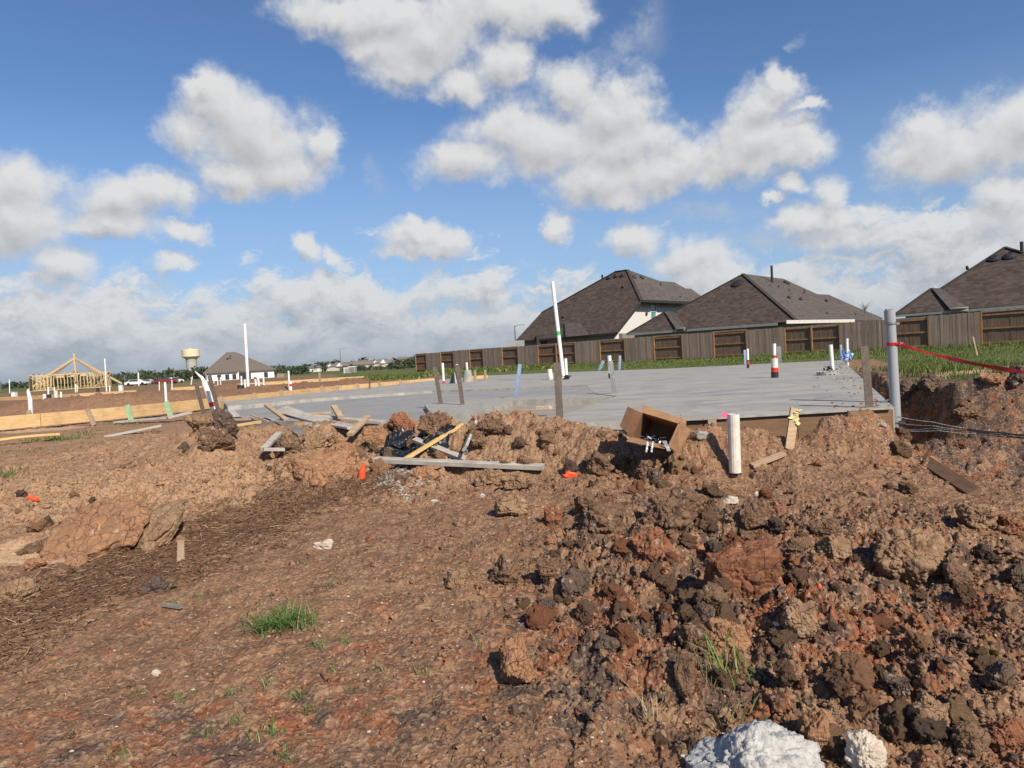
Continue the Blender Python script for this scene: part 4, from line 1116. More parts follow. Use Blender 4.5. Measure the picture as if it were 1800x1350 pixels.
clod(1548,747,18,9,'tan','grey flat stone by the foot of the conduit',186,mat=MT['concpale'],name='pale_stone',sub=3)

# medium clods: instances of prototypes, grouped by colour
protos={}
for kd in CM:
    protos[kd]=[]
    for k in range(5):
        rs=np.random.default_rng(300+k); d=(1,.75+.25*rs.random(),.6+.3*rs.random())
        V,F=clodgeo(4,300+k*7+len(kd),d,10,.26,.05,.45); me=bpy.data.meshes.new('dirt_clod')
        o=mk('dirt_clod',(V,F),CM[kd]); protos[kd].append(o.data); bpy.data.objects.remove(o)
LB={'brown':'small brown clod lying loose in the rubble','red':'small red clod lying loose in the rubble','dark':'small blackish clod lying loose in the rubble',
    'tan':'small tan clod lying loose on the dirt','orange':'small orange clod lying loose on the dirt'}
ZQ=['left of the big square red clod','in the lower right rubble','below the dirty pipe','on the ridge before the slab','around the scrap boards','inside the excavated pit','near the orange clay plates']
ZN=[(1150,980,230,150,70,(.45,.28,.15,.07,.05)),(1450,1130,300,190,75,(.42,.28,.14,.1,.06)),(1400,900,300,60,30,(.5,.12,.12,.2,.06)),(900,785,330,48,60,(.4,.05,.02,.4,.13)),
    (450,790,280,40,22,(.3,.02,.03,.45,.2)),(1680,760,110,60,20,(.35,.25,.3,0,.1)),(150,930,160,80,12,(.2,.1,.1,.35,.25))]
cnt=0
for zi,(cx,cy,wx,wy,num,pr) in enumerate(ZN):
    for i in range(num):
        px=cx+(rng.random()*2-1)*wx; py=cy+(rng.random()*2-1)*wy
        if py<760 and px<1560: continue
        p=hit(px,py,True)
        if p.y>13: continue
        s=.02+.075*rng.random()**2.4+.012*(p.y>6)
        kd=['brown','red','dark','tan','orange'][rng.choice(5,p=np.array(pr)/sum(pr))]
        o=bpy.data.objects.new('dirt_clod',protos[kd][int(rng.integers(5))]); COL.objects.link(o)
        o.location=p+Vector((0,0,s*.25)); o.scale=(s,s,s); o.rotation_euler=(rng.random()*6,rng.random()*6,rng.random()*6)
        tag(o,LB[kd].split(' lying')[0]+' '+ZQ[zi],'clod of earth','small %s clods %s'%(kd,ZQ[zi])); cnt+=1
print('medium clods',cnt)

# crumbs: countless, one object
def scatter_crumbs(N,seed,smin,smax,px0,px1,py0,py1,pw=3.0,biasR=True):
    rs=np.random.default_rng(seed); V0,F0=[],[]
    pr=[clodgeo(1 if smax<.02 else 3,700+k,(1,.55+.06*k,.42+.05*k),9,.38) for k in range(8)]
    n=0; Vs=[];Fs=[];off=0
    # uniform over the ground within the view wedge
    Y=rs.uniform(2.2,13,N*3)**1.0; Y=2.0+ (rs.random(N*3)**1.6)*11
    X=(rs.uniform(px0,px1,N*3)-900)/FPX*Y
    R=rough(X,Y); D=dpoly(X,Y,slab_out); D2=dpoly(X,Y,MULCH)
    keep=(rs.random(N*3)<(R*R*1.2+(.05 if smax>.02 else .17)))&(D>.03)&(D2>0)
    X=X[keep][:N];Y=Y[keep][:N]
    Z=height(X,Y)+fine(X,Y)+EYE
    S=smin+(smax-smin)*rs.random(len(X))**pw; S=S*(1+.06*Y)
    for k in range(8):
        idx=np.arange(k,len(X),8); v,f=pr[k]; m=len(idx)
        ang=rs.random((m,3))*6.28; ca,sa=np.cos(ang),np.sin(ang)
        Rz=np.zeros((m,3,3));Rz[:,0,0]=ca[:,0];Rz[:,0,1]=-sa[:,0];Rz[:,1,0]=sa[:,0];Rz[:,1,1]=ca[:,0];Rz[:,2,2]=1
        Rx=np.zeros((m,3,3));Rx[:,1,1]=ca[:,1];Rx[:,1,2]=-sa[:,1];Rx[:,2,1]=sa[:,1];Rx[:,2,2]=ca[:,1];Rx[:,0,0]=1
        Q=np.einsum('mij,mjk->mik',Rz,Rx); W_=np.einsum('mij,nj->mni',Q,v)*S[idx][:,None,None]
        W_+=np.stack([X[idx],Y[idx],Z[idx]+S[idx]*.2],1)[:,None,:]
        Vs.append(W_.reshape(-1,3)); Fs.append((f[None]+(np.arange(m)*len(v))[:,None,None]).reshape(-1,3)+off); off+=m*len(v)
    V=np.vstack(Vs);F=np.vstack(Fs)
    soil,cov=masks(V[:,0],V[:,1],V[:,2]-EYE)
    # each crumb has a kind of its own
    return V,F,soil,cov
for nm,N,sd,a,b2,lab in [('soil_crumbs',3600,21,.008,.034,'loose crumbs and small lumps of soil over the whole rough ground'),('soil_grit',46000,22,.003,.012,'fine grit of soil over the near ground')]:
    V,F,s1,c1=scatter_crumbs(N,sd,a,b2,-80,1880,0,0)
    nv=len(V)//1
    r1=vn2(V[:,0]*9,V[:,1]*9,5); r2=vn2(V[:,0]*9+50,V[:,1]*9,6)
    s1[:,0]+=.25*(r1>.68); s1[:,1]+=.22*(r2>.66); s1[:,2]+=.3*(r1<.3)
    tag(mk(nm,(V,F),SOIL,attrs={'soil':np.clip(s1,0,1),'cover':c1}),lab,'soil',kind='stuff')

# ------------------------------------------------------------------ the neighbouring lots: form boards, pipes, spoil
def fboard(name, pts, z, h, th, mat, parent):
    P_ = [cast(x, y, z) for x, y in pts]
    for a, b_ in zip(P_[:-1], P_[1:]):
        d = (b_ - a).normalized() * .006
        q0 = a - Vector((0, 0, h / 2)) + d; q1 = b_ - Vector((0, 0, h / 2)) - d
        mk('board', plank(q0, q1, th, h), mat, parent)
fw = thing('formwork', cast(0, 732.5, -.65), 'long run of pale pine form boards in front of the left spoil heaps', 'formwork')
fboard('board', [(-60,737.4),(70,726.8),(222,714.2),(345,702.6),(447,692.3),(520,685.3),(600,677.6),(690,670.6),(764,664.6)], -.65, .30, .045, MT['pine'], fw)
for (xt, yt, xb, yb, w, mt, lab) in [(50,724,62,754,.10,'pine_old',None),(153,721,166,745,.10,'pine_old',None),(224,714,231,738,.12,'greenwood','green painted stake, left one'),(292,708,301,732,.13,'greenwood','green painted stake, right one'),
        (387,699,393,716,.10,'pine_old',None),(446,693,452,710,.10,'pine_old',None),(494,688,497,706,.10,'pine_old',None),(541,684,544,697,.09,'pine_old',None),(565,681,571,693,.10,'pine_old',None),(592,679,594,691,.10,'pine_old',None),(627,676,632,688,.10,'pine_old',None),(665,673,672,685,.09,'pine_old',None),(703,670,707,680,.09,'pine_old',None)]:
    Y = cast(xt, yt + 2, -.65).y - .14
    o = mk('stake', plank(atY(xb, yb + 3, Y - .12), atY(xt, yt - 2, Y), w, .04, up=(0, -1, .2)), MT[mt], fw)
    if lab: o['label'] = lab
fb2 = thing('formwork', cast(0, 697, -.75), 'distant run of form boards behind the left spoil heaps', 'formwork')
fboard('board', [(-80,702),(140,691.6),(240,685.6)], -.75, .30, .06, MT['pine'], fb2)
fb3 = thing('formwork', cast(470, 668, -.75), 'distant form boards to the right of the white wrapped house', 'formwork')
fboard('board', [(300,681.6),(420,674.4),(560,665.6),(640,661)], -.75, .26, .06, MT['pine'], fb3)
fb4 = thing('batter_board', cast(836, 665, -.78), 'low pine rail on two pegs beyond the left corner of the slab', 'batter board')
a = cast(829, 664, -.62); b_ = cast(857, 662, -.62)
mk('rail', plank(a, b_, .04, .12), MT['pine'], fb4)
for x, yt in ((835, 651), (853, 650)):
    q = a.lerp(b_, (x - 829) / 28); mk('peg', plank(Vector((q.x, q.y - .06, EYE - 1.0)), atY(x, yt, q.y - .06), .09, .04, up=(0, -1, 0)), MT['pine_old'], fb4)
for x, yt, yb, lab in [(737,662,674,'short pine peg at the right end of the long form boards'),(562,655,672,'thin wooden stake in the dirt right of the red banded pipe'),(650,664,700,'thin rusty rod rising before the form boards')]:
    Y = 30 if x != 650 else 24
    e = thing('site_stake', atY(x, yb, Y), lab, 'stake'); mk('stake_post', plank(atY(x, yb, Y), atY(x - .4, yt, Y), .05 if x == 650 else .09, .03, up=(0, -1, 0)), MT['pine_old'] if x != 650 else MT['ruststeel'], e)

LG = 'white pipes standing on the lots at the left'
def lp(x0,y0,x1,y1,w,label,Y,bands=(),**k): return pipe(x0,y0,x1,y1,w,label,Y=Y,bands=bands,group=LG,**k)
e = thing('vent_pipe', atY(54, 733, 18.5), 'bent white pipe behind the far left of the long form boards', 'pipe', LG)
mk('pipe_shaft', tube([atY(54.5,738,18.5), atY(53,703,18.5), atY(50,690,18.5), atY(48.5,685,18.5)], [.052,.052,.04,.02], 14), MT['pvc'], e)
e = thing('vent_pipe', atY(373, 714, 15.0), 'large bent white pipe with a red taped foot at the left mound', 'pipe', LG)
mk('pipe_shaft', tube([atY(375,720,15), atY(371,705,15), atY(360,675,15), atY(359,669,15)], [.058,.058,.058,.056], 16), MT['pvc'], e)
mk('pipe_neck', tube([atY(359.5,673,15), atY(355,664,15), atY(348,658,15), atY(343,653,15)], [.045,.034,.02,.008], 12), MT['pvc'], e)
mk('tape_band', tube([atY(374,714.5,15), atY(372,707,15)], .064, 16), MT['red'], e)
lp(292,704,290,672,4.2,'lone white pipe behind the right green stake',21)
lp(79,711,78,693,5.4,'short stout white pipe left of the first black bucket',31)
lp(85,694,85,681,2.8,'thin white pipe rising behind the first black bucket',33)
lp(99,705,98,687,6.4,'stout dirty white pipe in the far left cluster',33,mat='pvcdirty')
lp(96,690,95.5,681,2.8,'thin white pipe on top of the far left cluster',34)
lp(108,707,107,688.5,3.2,'thin white pipe at the right of the far left cluster',32)
lp(17,690,16.5,667,1.6,'thin white pipe at the far left edge',60)
lp(133,690,132.5,675,2.0,'thin white pipe before the timber frame house, left one',60); lp(136,688,135.6,677,1.4,'thin white pipe before the timber frame house, right one',62)
lp(187.5,688,184,630,2.2,'tall thin white pole right of the timber frame house',60)
lp(193,687,193,678,2.2,'short white pipe beside the tall thin white pole',60)
lp(280,685,280,671,1.8,'thin white pipe beneath the red truck, left one',50); lp(302.5,683,302,668,1.8,'thin white pipe beneath the red truck, right one',50)
lp(376,673,376.5,663,1.5,'tiny white pipe before the white house, left one',70); lp(383,677,382.5,664,1.6,'tiny white pipe before the white house, middle one',66); lp(388,676,387,663,1.6,'tiny white pipe before the white house, right one',66)
lp(336,675,338,662,1.8,'tiny white pipe below the water tower',70)
lp(437,691,430,569,5.2,'very tall white pole before the white wrapped house',31,open_=False)
lp(432,693,430,667,3.4,'white pipe between the black bucket and the very tall pole',31)
lp(425,680,424,661,3.0,'white pipe rising behind the big black bucket',34)
lp(451,690,448.5,663,3.6,'white pipe under a red cap right of the tall pole, left one',31,bands=[(.88,1.02,'red',1.3)])
lp(457,690,453.5,664,3.6,'white pipe right of the red capped one',31)
lp(464,688,463,661,3.0,'thin white pipe right of the second black bucket',33)
lp(509,684,507,652,3.2,'white pipe beside the short red banded one',30); lp(511.5,684,510.5,670,4.4,'short white pipe with a red band behind the form boards',29.5,bands=[(.35,.65,'red',1.12)])
def bucket(x,yb,yt,w,Y,label,red=True):
    f=atY(x,yb,Y); t=atY(x,yt,Y); r_=w/FPX*Y/2; f0=f.copy(); e=thing('bucket',f,label,'bucket')
    mk('bucket_body', tube([f,t],[r_,r_*.86],20), MT['black'], e)
    if red: mk('rim', tube([f,f.lerp(t,.2)],[r_*1.1,r_*1.08],20), MT['red'], e)
bucket(86,710,693.5,8.5,32,'black bucket with red rim in the far left cluster'); bucket(423,692.5,677,13,31,'big upturned black bucket with red rim left of the very tall pole')
bucket(460,689,676,5,32,'small black bucket half hidden between white pipes'); bucket(172,689,682,5,60,'black bucket before the timber frame house',False)

# ------------------------------------------------------------------ timber frame house
MT['frame'] = wood('framing_lumber', (.66, .50, .29), (.54, .38, .20), dirt=.05)
Yf = 125; gz = EYE - .98
fh = thing('timber_frame_house', (W(127, Yf), Yf + 5, gz), 'open timber frame of a new house without cladding', 'house frame')
XL, XR = W(66, Yf), W(188, Yf)
def studwall(p0, p1, h, parent, brace=True, gaps=()):
    p0 = Vector(p0); p1 = Vector(p1); L = (p1 - p0).length; n = int(L / .5); g = []
    for z in (.05, h - .05, h + .05): g.append(plank(p0 + Vector((0, 0, z)), p1 + Vector((0, 0, z)), .14, .06))
    for k in range(n + 1):
        f = k / n
        if any(a < f < b_ for a, b_ in gaps): continue
        q = p0.lerp(p1, f); g.append(plank(q + Vector((0, 0, .08)), q + Vector((0, 0, h - .08)), .07, .14, up=(0, 1, 0)))
    for a, b_ in gaps: g.append(plank(p0.lerp(p1, a) + Vector((0,0,h-.35)), p0.lerp(p1, b_) + Vector((0,0,h-.35)), .1, .3))
    if brace:
        g.append(plank(p0 + Vector((0, -.12, h - .2)), p0.lerp(p1, .28) + Vector((0, -.12, .2)), .1, .08)); g.append(plank(p1 + Vector((0, -.12, h - .3)), p0.lerp(p1, .78) + Vector((0, -.12, .15)), .1, .08))
    mk('stud_wall', J(*g), MT['frame'], parent)
H_ = 2.7
studwall((XL, Yf, gz), (XR, Yf, gz), H_, fh, gaps=((.62, .69),)); studwall((XL, Yf + 11, gz), (XR, Yf + 11, gz), H_, fh, False, ((.3,.42),))
studwall((XL, Yf, gz), (XL, Yf + 11, gz), H_, fh, False); studwall((XR, Yf, gz), (XR, Yf + 11, gz), H_, fh, False)
for k, yy in enumerate((3.2, 6.0, 8.4)): studwall((XL + 1, Yf + yy, gz), (XR - 1 - k, Yf + yy, gz), H_, fh, k == 1, ((.5,.56),))
for k, xx in enumerate((3.5, 7.5)): studwall((XL + xx, Yf + .5, gz), (XL + xx, Yf + 10, gz), H_, fh, False)
fh_rot = math.atan2((W(127, Yf)), Yf)
ap = atY(131, 630, Yf + 5)
for (tx, ty, ty2) in [(84, 660, Yf), (178, 659, Yf), (50, 685, Yf + 3), (214, 674, Yf + 3), (95, 660, Yf + 11), (176, 660, Yf + 11), (88,659.5,Yf+.6)]:
    mk('hip_rafter', plank(atY(tx, ty, ty2), ap, .09, .34), MT['frame'], fh)
mk('king_post', plank(Vector((ap.x, ap.y, gz)), ap + Vector((0, 0, .9)), .3, .3, up=(0, 1, 0)), MT['frame'], fh)
g = [plank(Vector((XL + .5 + k * .8, Yf + .1, gz + H_ + .2)), Vector((XL + .5 + k * .8, Yf + 10.8, gz + H_ + .2)), .06, .22) for k in range(14)]
mk('ceiling_joists', J(*g), MT['frame'], fh)
g = [plank(atY(118 + k * 3.2, 661 - k * 2.2, Yf + 2 + k * .4), atY(131, 659 - k * 2.6, Yf + 5), .08, .16) for k in range(4)]
mk('loose_braces', J(*g), MT['frame'], fh)

def yaw_about(root, px, Y, names):
    """turn the walls of a house about its front middle so that it faces the site squarely"""
    c_ = Vector((W(px, Y), Y, 0)); a = -math.atan2(c_.x, Y); R = Matrix.Rotation(a, 4, 'Z')
    T = Matrix.Translation(c_ - Vector(root.location) * 1.0); T = Matrix.Translation(Vector((c_.x - root.location.x, c_.y - root.location.y, 0)))
    for o in root.children:
        if o.name.split('.')[0] in names: o.data.transform(T @ R @ T.inverted())
yaw_about(fh, 127, Yf, ('stud_wall', 'ceiling_joists'))

# ------------------------------------------------------------------ shared building materials
def shingle(name, c1, c2, c3):
    m, b = newmat(name)
    P_ = b.n('ShaderNodeNewGeometry').outputs['Position']
    v = b.n('ShaderNodeTexVoronoi', {'Vector': b.vm('MULTIPLY', P_, (3.2, 3.2, 7.0)), 'Scale': 1.0}); vc = b.n('ShaderNodeSeparateColor', {0: v.outputs['Color']})
    n1 = b.noise(P_, .5, 5, .6).outputs[0]; n2 = b.noise(P_, 9, 4, .6).outputs[0]
    col = b.mix(vc.outputs[0], c1, c2); col = b.mix(b.math('MULTIPLY', b.ramp(vc.outputs[1], .6, .9), .6), col, c3)
    col = b.mix(b.math('MULTIPLY', b.ramp(n1, .4, .7), .25), col, c3)
    wv = b.n('ShaderNodeTexWave', {'Vector': P_, 'Scale': 1.15, 'Distortion': .3}, bands_direction='Z')
    return finish(m, b, col, .95, b.math('ADD', b.math('MULTIPLY', n2, .5), wv.outputs[1]), .5, .02, spec=.08)
MT['shingle'] = shingle('roof_shingles', (.088, .067, .055), (.052, .041, .035), (.115, .088, .072))
MT['shingle_sunlit'] = shingle('roof_shingles_sunlit', (.105, .089, .079), (.076, .065, .058), (.125, .108, .096))  # paler shingle copy: sun on the side roof faces put into the colour
MT['fascia'] = simple('grey_fascia', (.30, .31, .29), (.25, .26, .245), 2, .6, .05); MT['fasciaw'] = simple('pale_fascia', (.62, .59, .53), (.55, .52, .46), 2, .6, .05)
MT['fasciad'] = simple('dark_fascia', (.035, .032, .03), (.03, .028, .026), 2, .5, .05)
MT['brickgrey'] = simple('grey_brick', (.26, .245, .225), (.18, .17, .155), 9, .9, .5, bscale=14, stretch=(1, 1, 2.6), coord='Object')
MT['glass'] = simple('window_glass', (.035, .06, .065), (.05, .09, .095), 1, .12, 0, spec=.8)
MT['glassteal'] = simple('teal_window_glass', (.10, .26, .25), (.08, .20, .20), 1, .15, 0, spec=.7)
MT['wrap'] = simple('white_house_wrap', (.78, .79, .80), (.66, .68, .71), .9, .6, .2)
MT['white'] = simple('white_paint', (.75, .74, .72), (.68, .67, .65), 2, .6, .05)
m, b = newmat('lap_siding'); P_ = b.n('ShaderNodeNewGeometry').outputs['Position']
sp = b.n('ShaderNodeSeparateXYZ', {0: P_}); fr = b.math('FRACT', b.math('MULTIPLY', sp.outputs[2], 5.2))
col = b.mix(b.ramp(fr, .0, .10), (.30, .285, .26), (.66, .635, .58))
MT['siding'] = finish(m, b, col, .75, fr, .6, .03, spec=.2)

# ------------------------------------------------------------------ fence along the back of the lots
FA = Vector((-9.9, 73.0)); FD = Vector((1, -.986)).normalized(); FN = Vector((-FD.y, FD.x)); 
if FN.y < 0: FN = -FN
def onvert(px, py, v):
    """ray of a pixel meets the vertical plane parallel to the fence, v metres behind it"""
    d = pray(px, py); A = FA + FN * v
    t = A.dot(FN) / Vector((d.x, d.y)).dot(FN)
    return Vector((d.x * t, d.y * t, EYE + d.z * t))
def s_of(px): p = onvert(px, 640 - (px - 731) * .055, 0); return (p.xy - FA).dot(FD)
m, b = newmat('fence_pickets'); P_ = b.n('ShaderNodeNewGeometry').outputs['Position']
uu = b.vm('DOT_PRODUCT', P_, (FD.x, FD.y, 0)); idx = b.math('FLOOR', b.math('DIVIDE', uu, .145))
wn_ = b.n('ShaderNodeTexWhiteNoise', {'W': idx}, noise_dimensions='1D'); 
n1 = b.noise(b.vm('MULTIPLY', P_, (9, 9, .9)), 1.0, 5, .65).outputs[0]; n2 = b.noise(P_, .8, 4, .6).outputs[0]
col = b.mix(wn_.outputs[0], (.32, .240, .182), (.205, .155, .120)); col = b.mix(b.math('MULTIPLY', b.ramp(n1, .45, .7), .55), col, (.34, .285, .235))
col = b.mix(b.math('MULTIPLY', b.ramp(n2, .5, .75), .35), col, (.17, .13, .10))
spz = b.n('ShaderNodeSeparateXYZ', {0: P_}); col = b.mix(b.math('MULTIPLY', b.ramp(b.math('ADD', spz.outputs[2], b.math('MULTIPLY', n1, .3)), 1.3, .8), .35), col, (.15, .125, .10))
fr = b.math('FRACT', b.math('DIVIDE', uu, .145)); gapm = b.ramp(b.math('ABSOLUTE', b.math('SUBTRACT', fr, .5)), .455, .495); col = b.mix(b.math('MULTIPLY', gapm, .75), col, (.045, .036, .03))
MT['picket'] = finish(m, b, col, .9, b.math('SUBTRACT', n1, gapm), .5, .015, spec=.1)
MT['picketback'] = simple('fence_pickets_back', (.20, .135, .090), (.13, .09, .064), 3.0, .9, .4, stretch=(5, 5, .5), spec=.1)
MT['rail'] = simple('fence_rail', (.335, .185, .092), (.24, .13, .066), 3, .85, .3, spec=.1)
fence = thing('board_fence', (FA.x, FA.y, EYE - .85), 'long brown wooden board fence with panels facing alternate ways', 'fence')
secs = [('R',731,750),('S',750,775),('R',775,798),('S',798,826),('R',826,850),('S',850,883),('R',883,911),('S',911,946),('R',946,978),('R',978,1012),('S',1012,1055),('R',1055,1099),('S',1099,1150),('R',1150,1200),('S',1200,1255),('R',1255,1313),('S',1313,1380),('R',1380,1427),('R',1427,1477),('S',1477,1566),('R',1566,1633),('S',1633,1725),('R',1725,1822),('S',1822,1900),('R',1900,2010)]
def P2(s, v, z): q = FA + FD * s + FN * v; return Vector((q.x, q.y, EYE + z))
def picketrow(s0, s1, v, z0, ztop, mat, name, parent):
    n = max(1, round((s1 - s0) / .145)); w = (s1 - s0) / n; V = []; F = []
    for k in range(n):
        a = s0 + k * w; jz = float(rng.normal(0, .012)); jv = float(rng.normal(0, .004))
        o = len(V)
        for (ss, dv) in ((a + .003, 0), (a + w - .003, 0)):
            for vv in (v + jv, v + jv + .018):
                V.append(P2(ss, vv, z0)); V.append(P2(ss, vv, ztop + jz))
        F += [(o,o+4,o+5,o+1),(o+2,o+3,o+7,o+6),(o+1,o+5,o+7,o+3),(o,o+1,o+3,o+2),(o+4,o+6,o+7,o+5)]
    mk(name, ([tuple(q) for q in V], F), mat, parent)
for k, (typ, a, b2) in enumerate(secs):
    s0, s1 = s_of(a), s_of(b2); top = 1.03 + float(rng.normal(0, .025))
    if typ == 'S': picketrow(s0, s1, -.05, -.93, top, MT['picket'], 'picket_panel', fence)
    else:
        picketrow(s0, s1, .06, -.93, top, MT['picketback'], 'picket_panel', fence)
        for z in (-.62, .14, .86):
            mk('rail', plank(P2(s0 + .05, .02, z), P2(s1 - .05, .02, z), .045, .09), MT['rail'], fence)
        mk('cap_rail', plank(P2(s0 + .02, .028, top - .035), P2(s1 - .02, .028, top - .035), .03, .10), MT['picket'], fence)
    mk('post', plank(P2(s0, -.005, -1.1), P2(s0, -.005, top - .03), .10, .10, up=(FD.x, FD.y, 0)), MT['rail'], fence)

# ------------------------------------------------------------------ houses behind the fence
class Plane:
    def __init__(s, p, q, dirv): s.p = Vector(p); s.n = (Vector(q) - s.p).cross(Vector(dirv)).normalized()
    def at(s, px, py, off=0.0):
        d = pray(px, py); o = Vector((0, 0, EYE)); n = s.n if s.n.z >= 0 else -s.n
        t = (s.p + n * off - o).dot(n) / d.dot(n); return o + d * t
U3 = Vector((FD.x, FD.y, 0)); N3 = Vector((FN.x, FN.y, 0))
def house(name, label, eave_px, v, d, peak, faceA, faceB=None, hipB=None, wallA=None, fasciaA=(), bump_=None, vents=(), pipes=(), mA='shingle', mB='shingle_sunlit', wallmat='brickgrey', fmat='fascia', depth=16):
    E = onvert(*eave_px, v); Pk = onvert(*peak, v + d)
    h = thing(name, (E.x, E.y, EYE - .85), label, 'house')
    A = Plane(E, Pk, U3)
    PA = [A.at(*q) for q in faceA]
    roof = mk('roof', slabface(PA, .16), MT[mA], h)
    B = None
    if faceB:
        B = Plane(A.at(*hipB[0]), A.at(*hipB[1]), N3); PB = [B.at(*q) for q in faceB]
        mk('side_roof', slabface(PB, .16), MT[mB], h)
    lo = min(PA, key=lambda q: (q.xy - FA).dot(FD)); hi = max(PA, key=lambda q: (q.xy - FA).dot(FD))
    s0 = (lo.xy - FA).dot(FD) + .5; s1 = (hi.xy - FA).dot(FD) - .5; zt = E.z - EYE
    # closed body so that the house stands up from any side
    g = []
    for (a, va, b2, vb) in ((s0, v + .55, s1, v + .55), (s1, v + .55, s1, v + depth), (s1, v + depth, s0, v + depth), (s0, v + depth, s0, v + .55)):
        p = P2(a, va, -.95); q = P2(b2, vb, -.95); r_ = P2(b2, vb, zt - .12); t = P2(a, va, zt - .12); g.append(([p, q, r_, t], [(0, 1, 2, 3)]))
    mk('wall', J(*g), MT[wallmat], h)
    # rear roof: from the front ridge down to the rear eave
    top = [q for q in PA if q.z > E.z + .55 * (Pk.z - E.z)]
    tops = sorted(top, key=lambda q: (q.xy - FA).dot(FD))
    a = tops[0]; c_ = tops[-1]
    mk('rear_roof', slabface([a, c_ + Vector((.01,0,0)), P2(s1 + .4, v + depth + .5, zt), P2(s0 - .4, v + depth + .5, zt)], .16), MT[mB], h)
    for (p, q, mt) in fasciaA:
        mk('fascia', plank(A.at(*p, -.05) - Vector((0, 0, .10)) - N3 * .06, A.at(*q, -.05) - Vector((0, 0, .10)) - N3 * .06, .05, .20), MT[mt], h)
    for (x, y, w, kk) in vents:
        pl = A if kk == 'A' else B; q = pl.at(x, y, .12); n = pl.n if pl.n.z > 0 else -pl.n
        mk('roof_vent', tube([q - n * .15, q + n * .0, q + n * .12], [w, w * .95, w * .45], 12), MT['fasciad'], h)
    for (x, yb, yt, r_, kk) in pipes:
        pl = A if kk == 'A' else B; q = pl.at(x, yb, -.1)
        mk('flue_pipe', tube([q, q + Vector((0, 0, (yb - yt) / FPX * q.y))], r_, 10), MT['fasciad'], h)
    return h, A, B, E
h1, A1, B1, E1 = house('two_storey_house', 'farthest dark roofed house with white siding gable behind the fence', (1085,584), 8, 7.2, (1103,474),
    [(905,600),(952,549),(1082,477),(1103,474),(1128,528),(1085,584)], [(1103,474),(1160,494),(1185,496),(1205,507),(1215,507.5),(1236,523),(1222,531.5),(1128,528)], ((1103,474),(1128,528)),
    fasciaA=[((905,600),(1085,584),'fasciad')], vents=[(1070,487,.28,'A'),(1083,484,.28,'A'),(1094,483,.28,'A'),(1115,486,.26,'B'),(1129,487,.26,'B'),(1095,503,.16,'A'),(990,556,.16,'A')],
    pipes=[(1059,492,483,.10,'A'),(1162,504,497,.06,'B'),(1196,525,520,.06,'B')])
# gable wall of white siding
def caps(A, pts, h):
    for p, q in zip(pts[:-1], pts[1:]): mk('ridge_cap', plank(A.at(*p, .03), A.at(*q, .03), .30, .05), MT['ridge'], h)
MT['ridge'] = simple('ridge_shingles', (.060, .050, .044), (.045, .038, .034), 6, .95, .3)
caps(A1, [(952,549),(1082,477),(1103,474),(1128,528)], h1)
wp = A1.at(1085, 584) - U3 * .25
def onwall(px, py, off=0):
    d = pray(px, py); n = U3; o = Vector((0, 0, EYE)); t = (wp + n * off - o).dot(n) / d.dot(n); return o + d * t
q = [onwall(*p) for p in [(1085,588),(1129,531),(1236,534),(1236,606),(1079,606)]]
V = [tuple(a) for a in q] + [tuple(a - U3 * .2) for a in q]; n = 5
mk('gable_wall', (V, [tuple(range(n)), tuple(range(2*n-1, n-1, -1))] + [(i, (i+1)%n, n+(i+1)%n, n+i) for i in range(n)]), MT['siding'], h1, fix=True)
wf = mk('window', J(plank(onwall(1143.2,532,.04),onwall(1143.2,561,.04),.1,.12,up=N3),plank(onwall(1153,532.5,.04),onwall(1153,561,.04),.1,.12,up=N3),plank(onwall(1143,547.5,.04),onwall(1153,547.5,.04),.1,.1),plank(onwall(1143,532.6,.04),onwall(1153,533,.04),.1,.12)), MT['white'], h1)
mk('pane', ([tuple(onwall(*p,.02)) for p in [(1143.5,533),(1152.7,533),(1152.7,560),(1143.5,560)]], [(0,1,2,3)]), MT['glassteal'], h1).parent = wf
wf.children[0].location = Vector((0,0,0))
for o_ in wf.children: o_.matrix_parent_inverse = Matrix.Identity(4)
mk('wall_vent', boxg(onwall(1136.5,551.5,.05), (.2,.2,.28)), MT['fasciad'], h1)
mk('side_fascia', plank(B1.at(1128,529,-.02)+U3*.05, B1.at(1222,532.5,-.02)+U3*.05, .06, .24), MT['fasciad'], h1)
mk('rake_board', plank(A1.at(1085,585,-.02), A1.at(1128,529,-.02), .10, .14), MT['fasciad'], h1)
mk('dormer_roof', slabface([A1.at(992,566,.18),A1.at(1020,568,.22),A1.at(1036,588.5,.30),A1.at(1008,591,.30),A1.at(994,592,.25)],.2), MT['shingle_sunlit'], h1)
mk('door_frame', boxg(onvert(951,601,8.4), (.9,.9,1.4)), MT['fasciad'], h1)

h2, A2, B2, E2 = house('single_storey_house', 'middle dark roofed house with a tall flue behind the fence', (1367,567), 8, 6.6, (1306,481),
    [(1102,586),(1168,548),(1182,547.6),(1306,481),(1403,564.4),(1300,572)], [(1306,481),(1377,490),(1437,517),(1457,518),(1490,533),(1552,559),(1550,563),(1403,564.4)], ((1306,481),(1403,564.4)),
    fasciaA=[((1102,586),(1367,567.4),'fascia')], vents=[(1296,497,.55,'A'),(1383,496,.32,'B'),(1387,522,.16,'B'),(1408,525,.16,'B'),(1453,528,.16,'B')],
    pipes=[(1357.5,499,467,.11,'B'),(1354,505,500,.05,'B'),(1369,508,501,.05,'B'),(1387,514,508,.05,'B'),(1414,518,509,.05,'B'),(1454,555,548,.05,'B'),(1504,556,551,.05,'B')])
caps(A2, [(1102,586),(1168,548)], h2); caps(A2, [(1182,547.6),(1306,481),(1403,564.4)], h2)
mk('corner_roof', slabface([A2.at(1168,548,.12),A2.at(1184,547.5,.12),A2.at(1207,577.5,.12),A2.at(1189,579,.22)],.15), MT['shingle_sunlit'], h2)
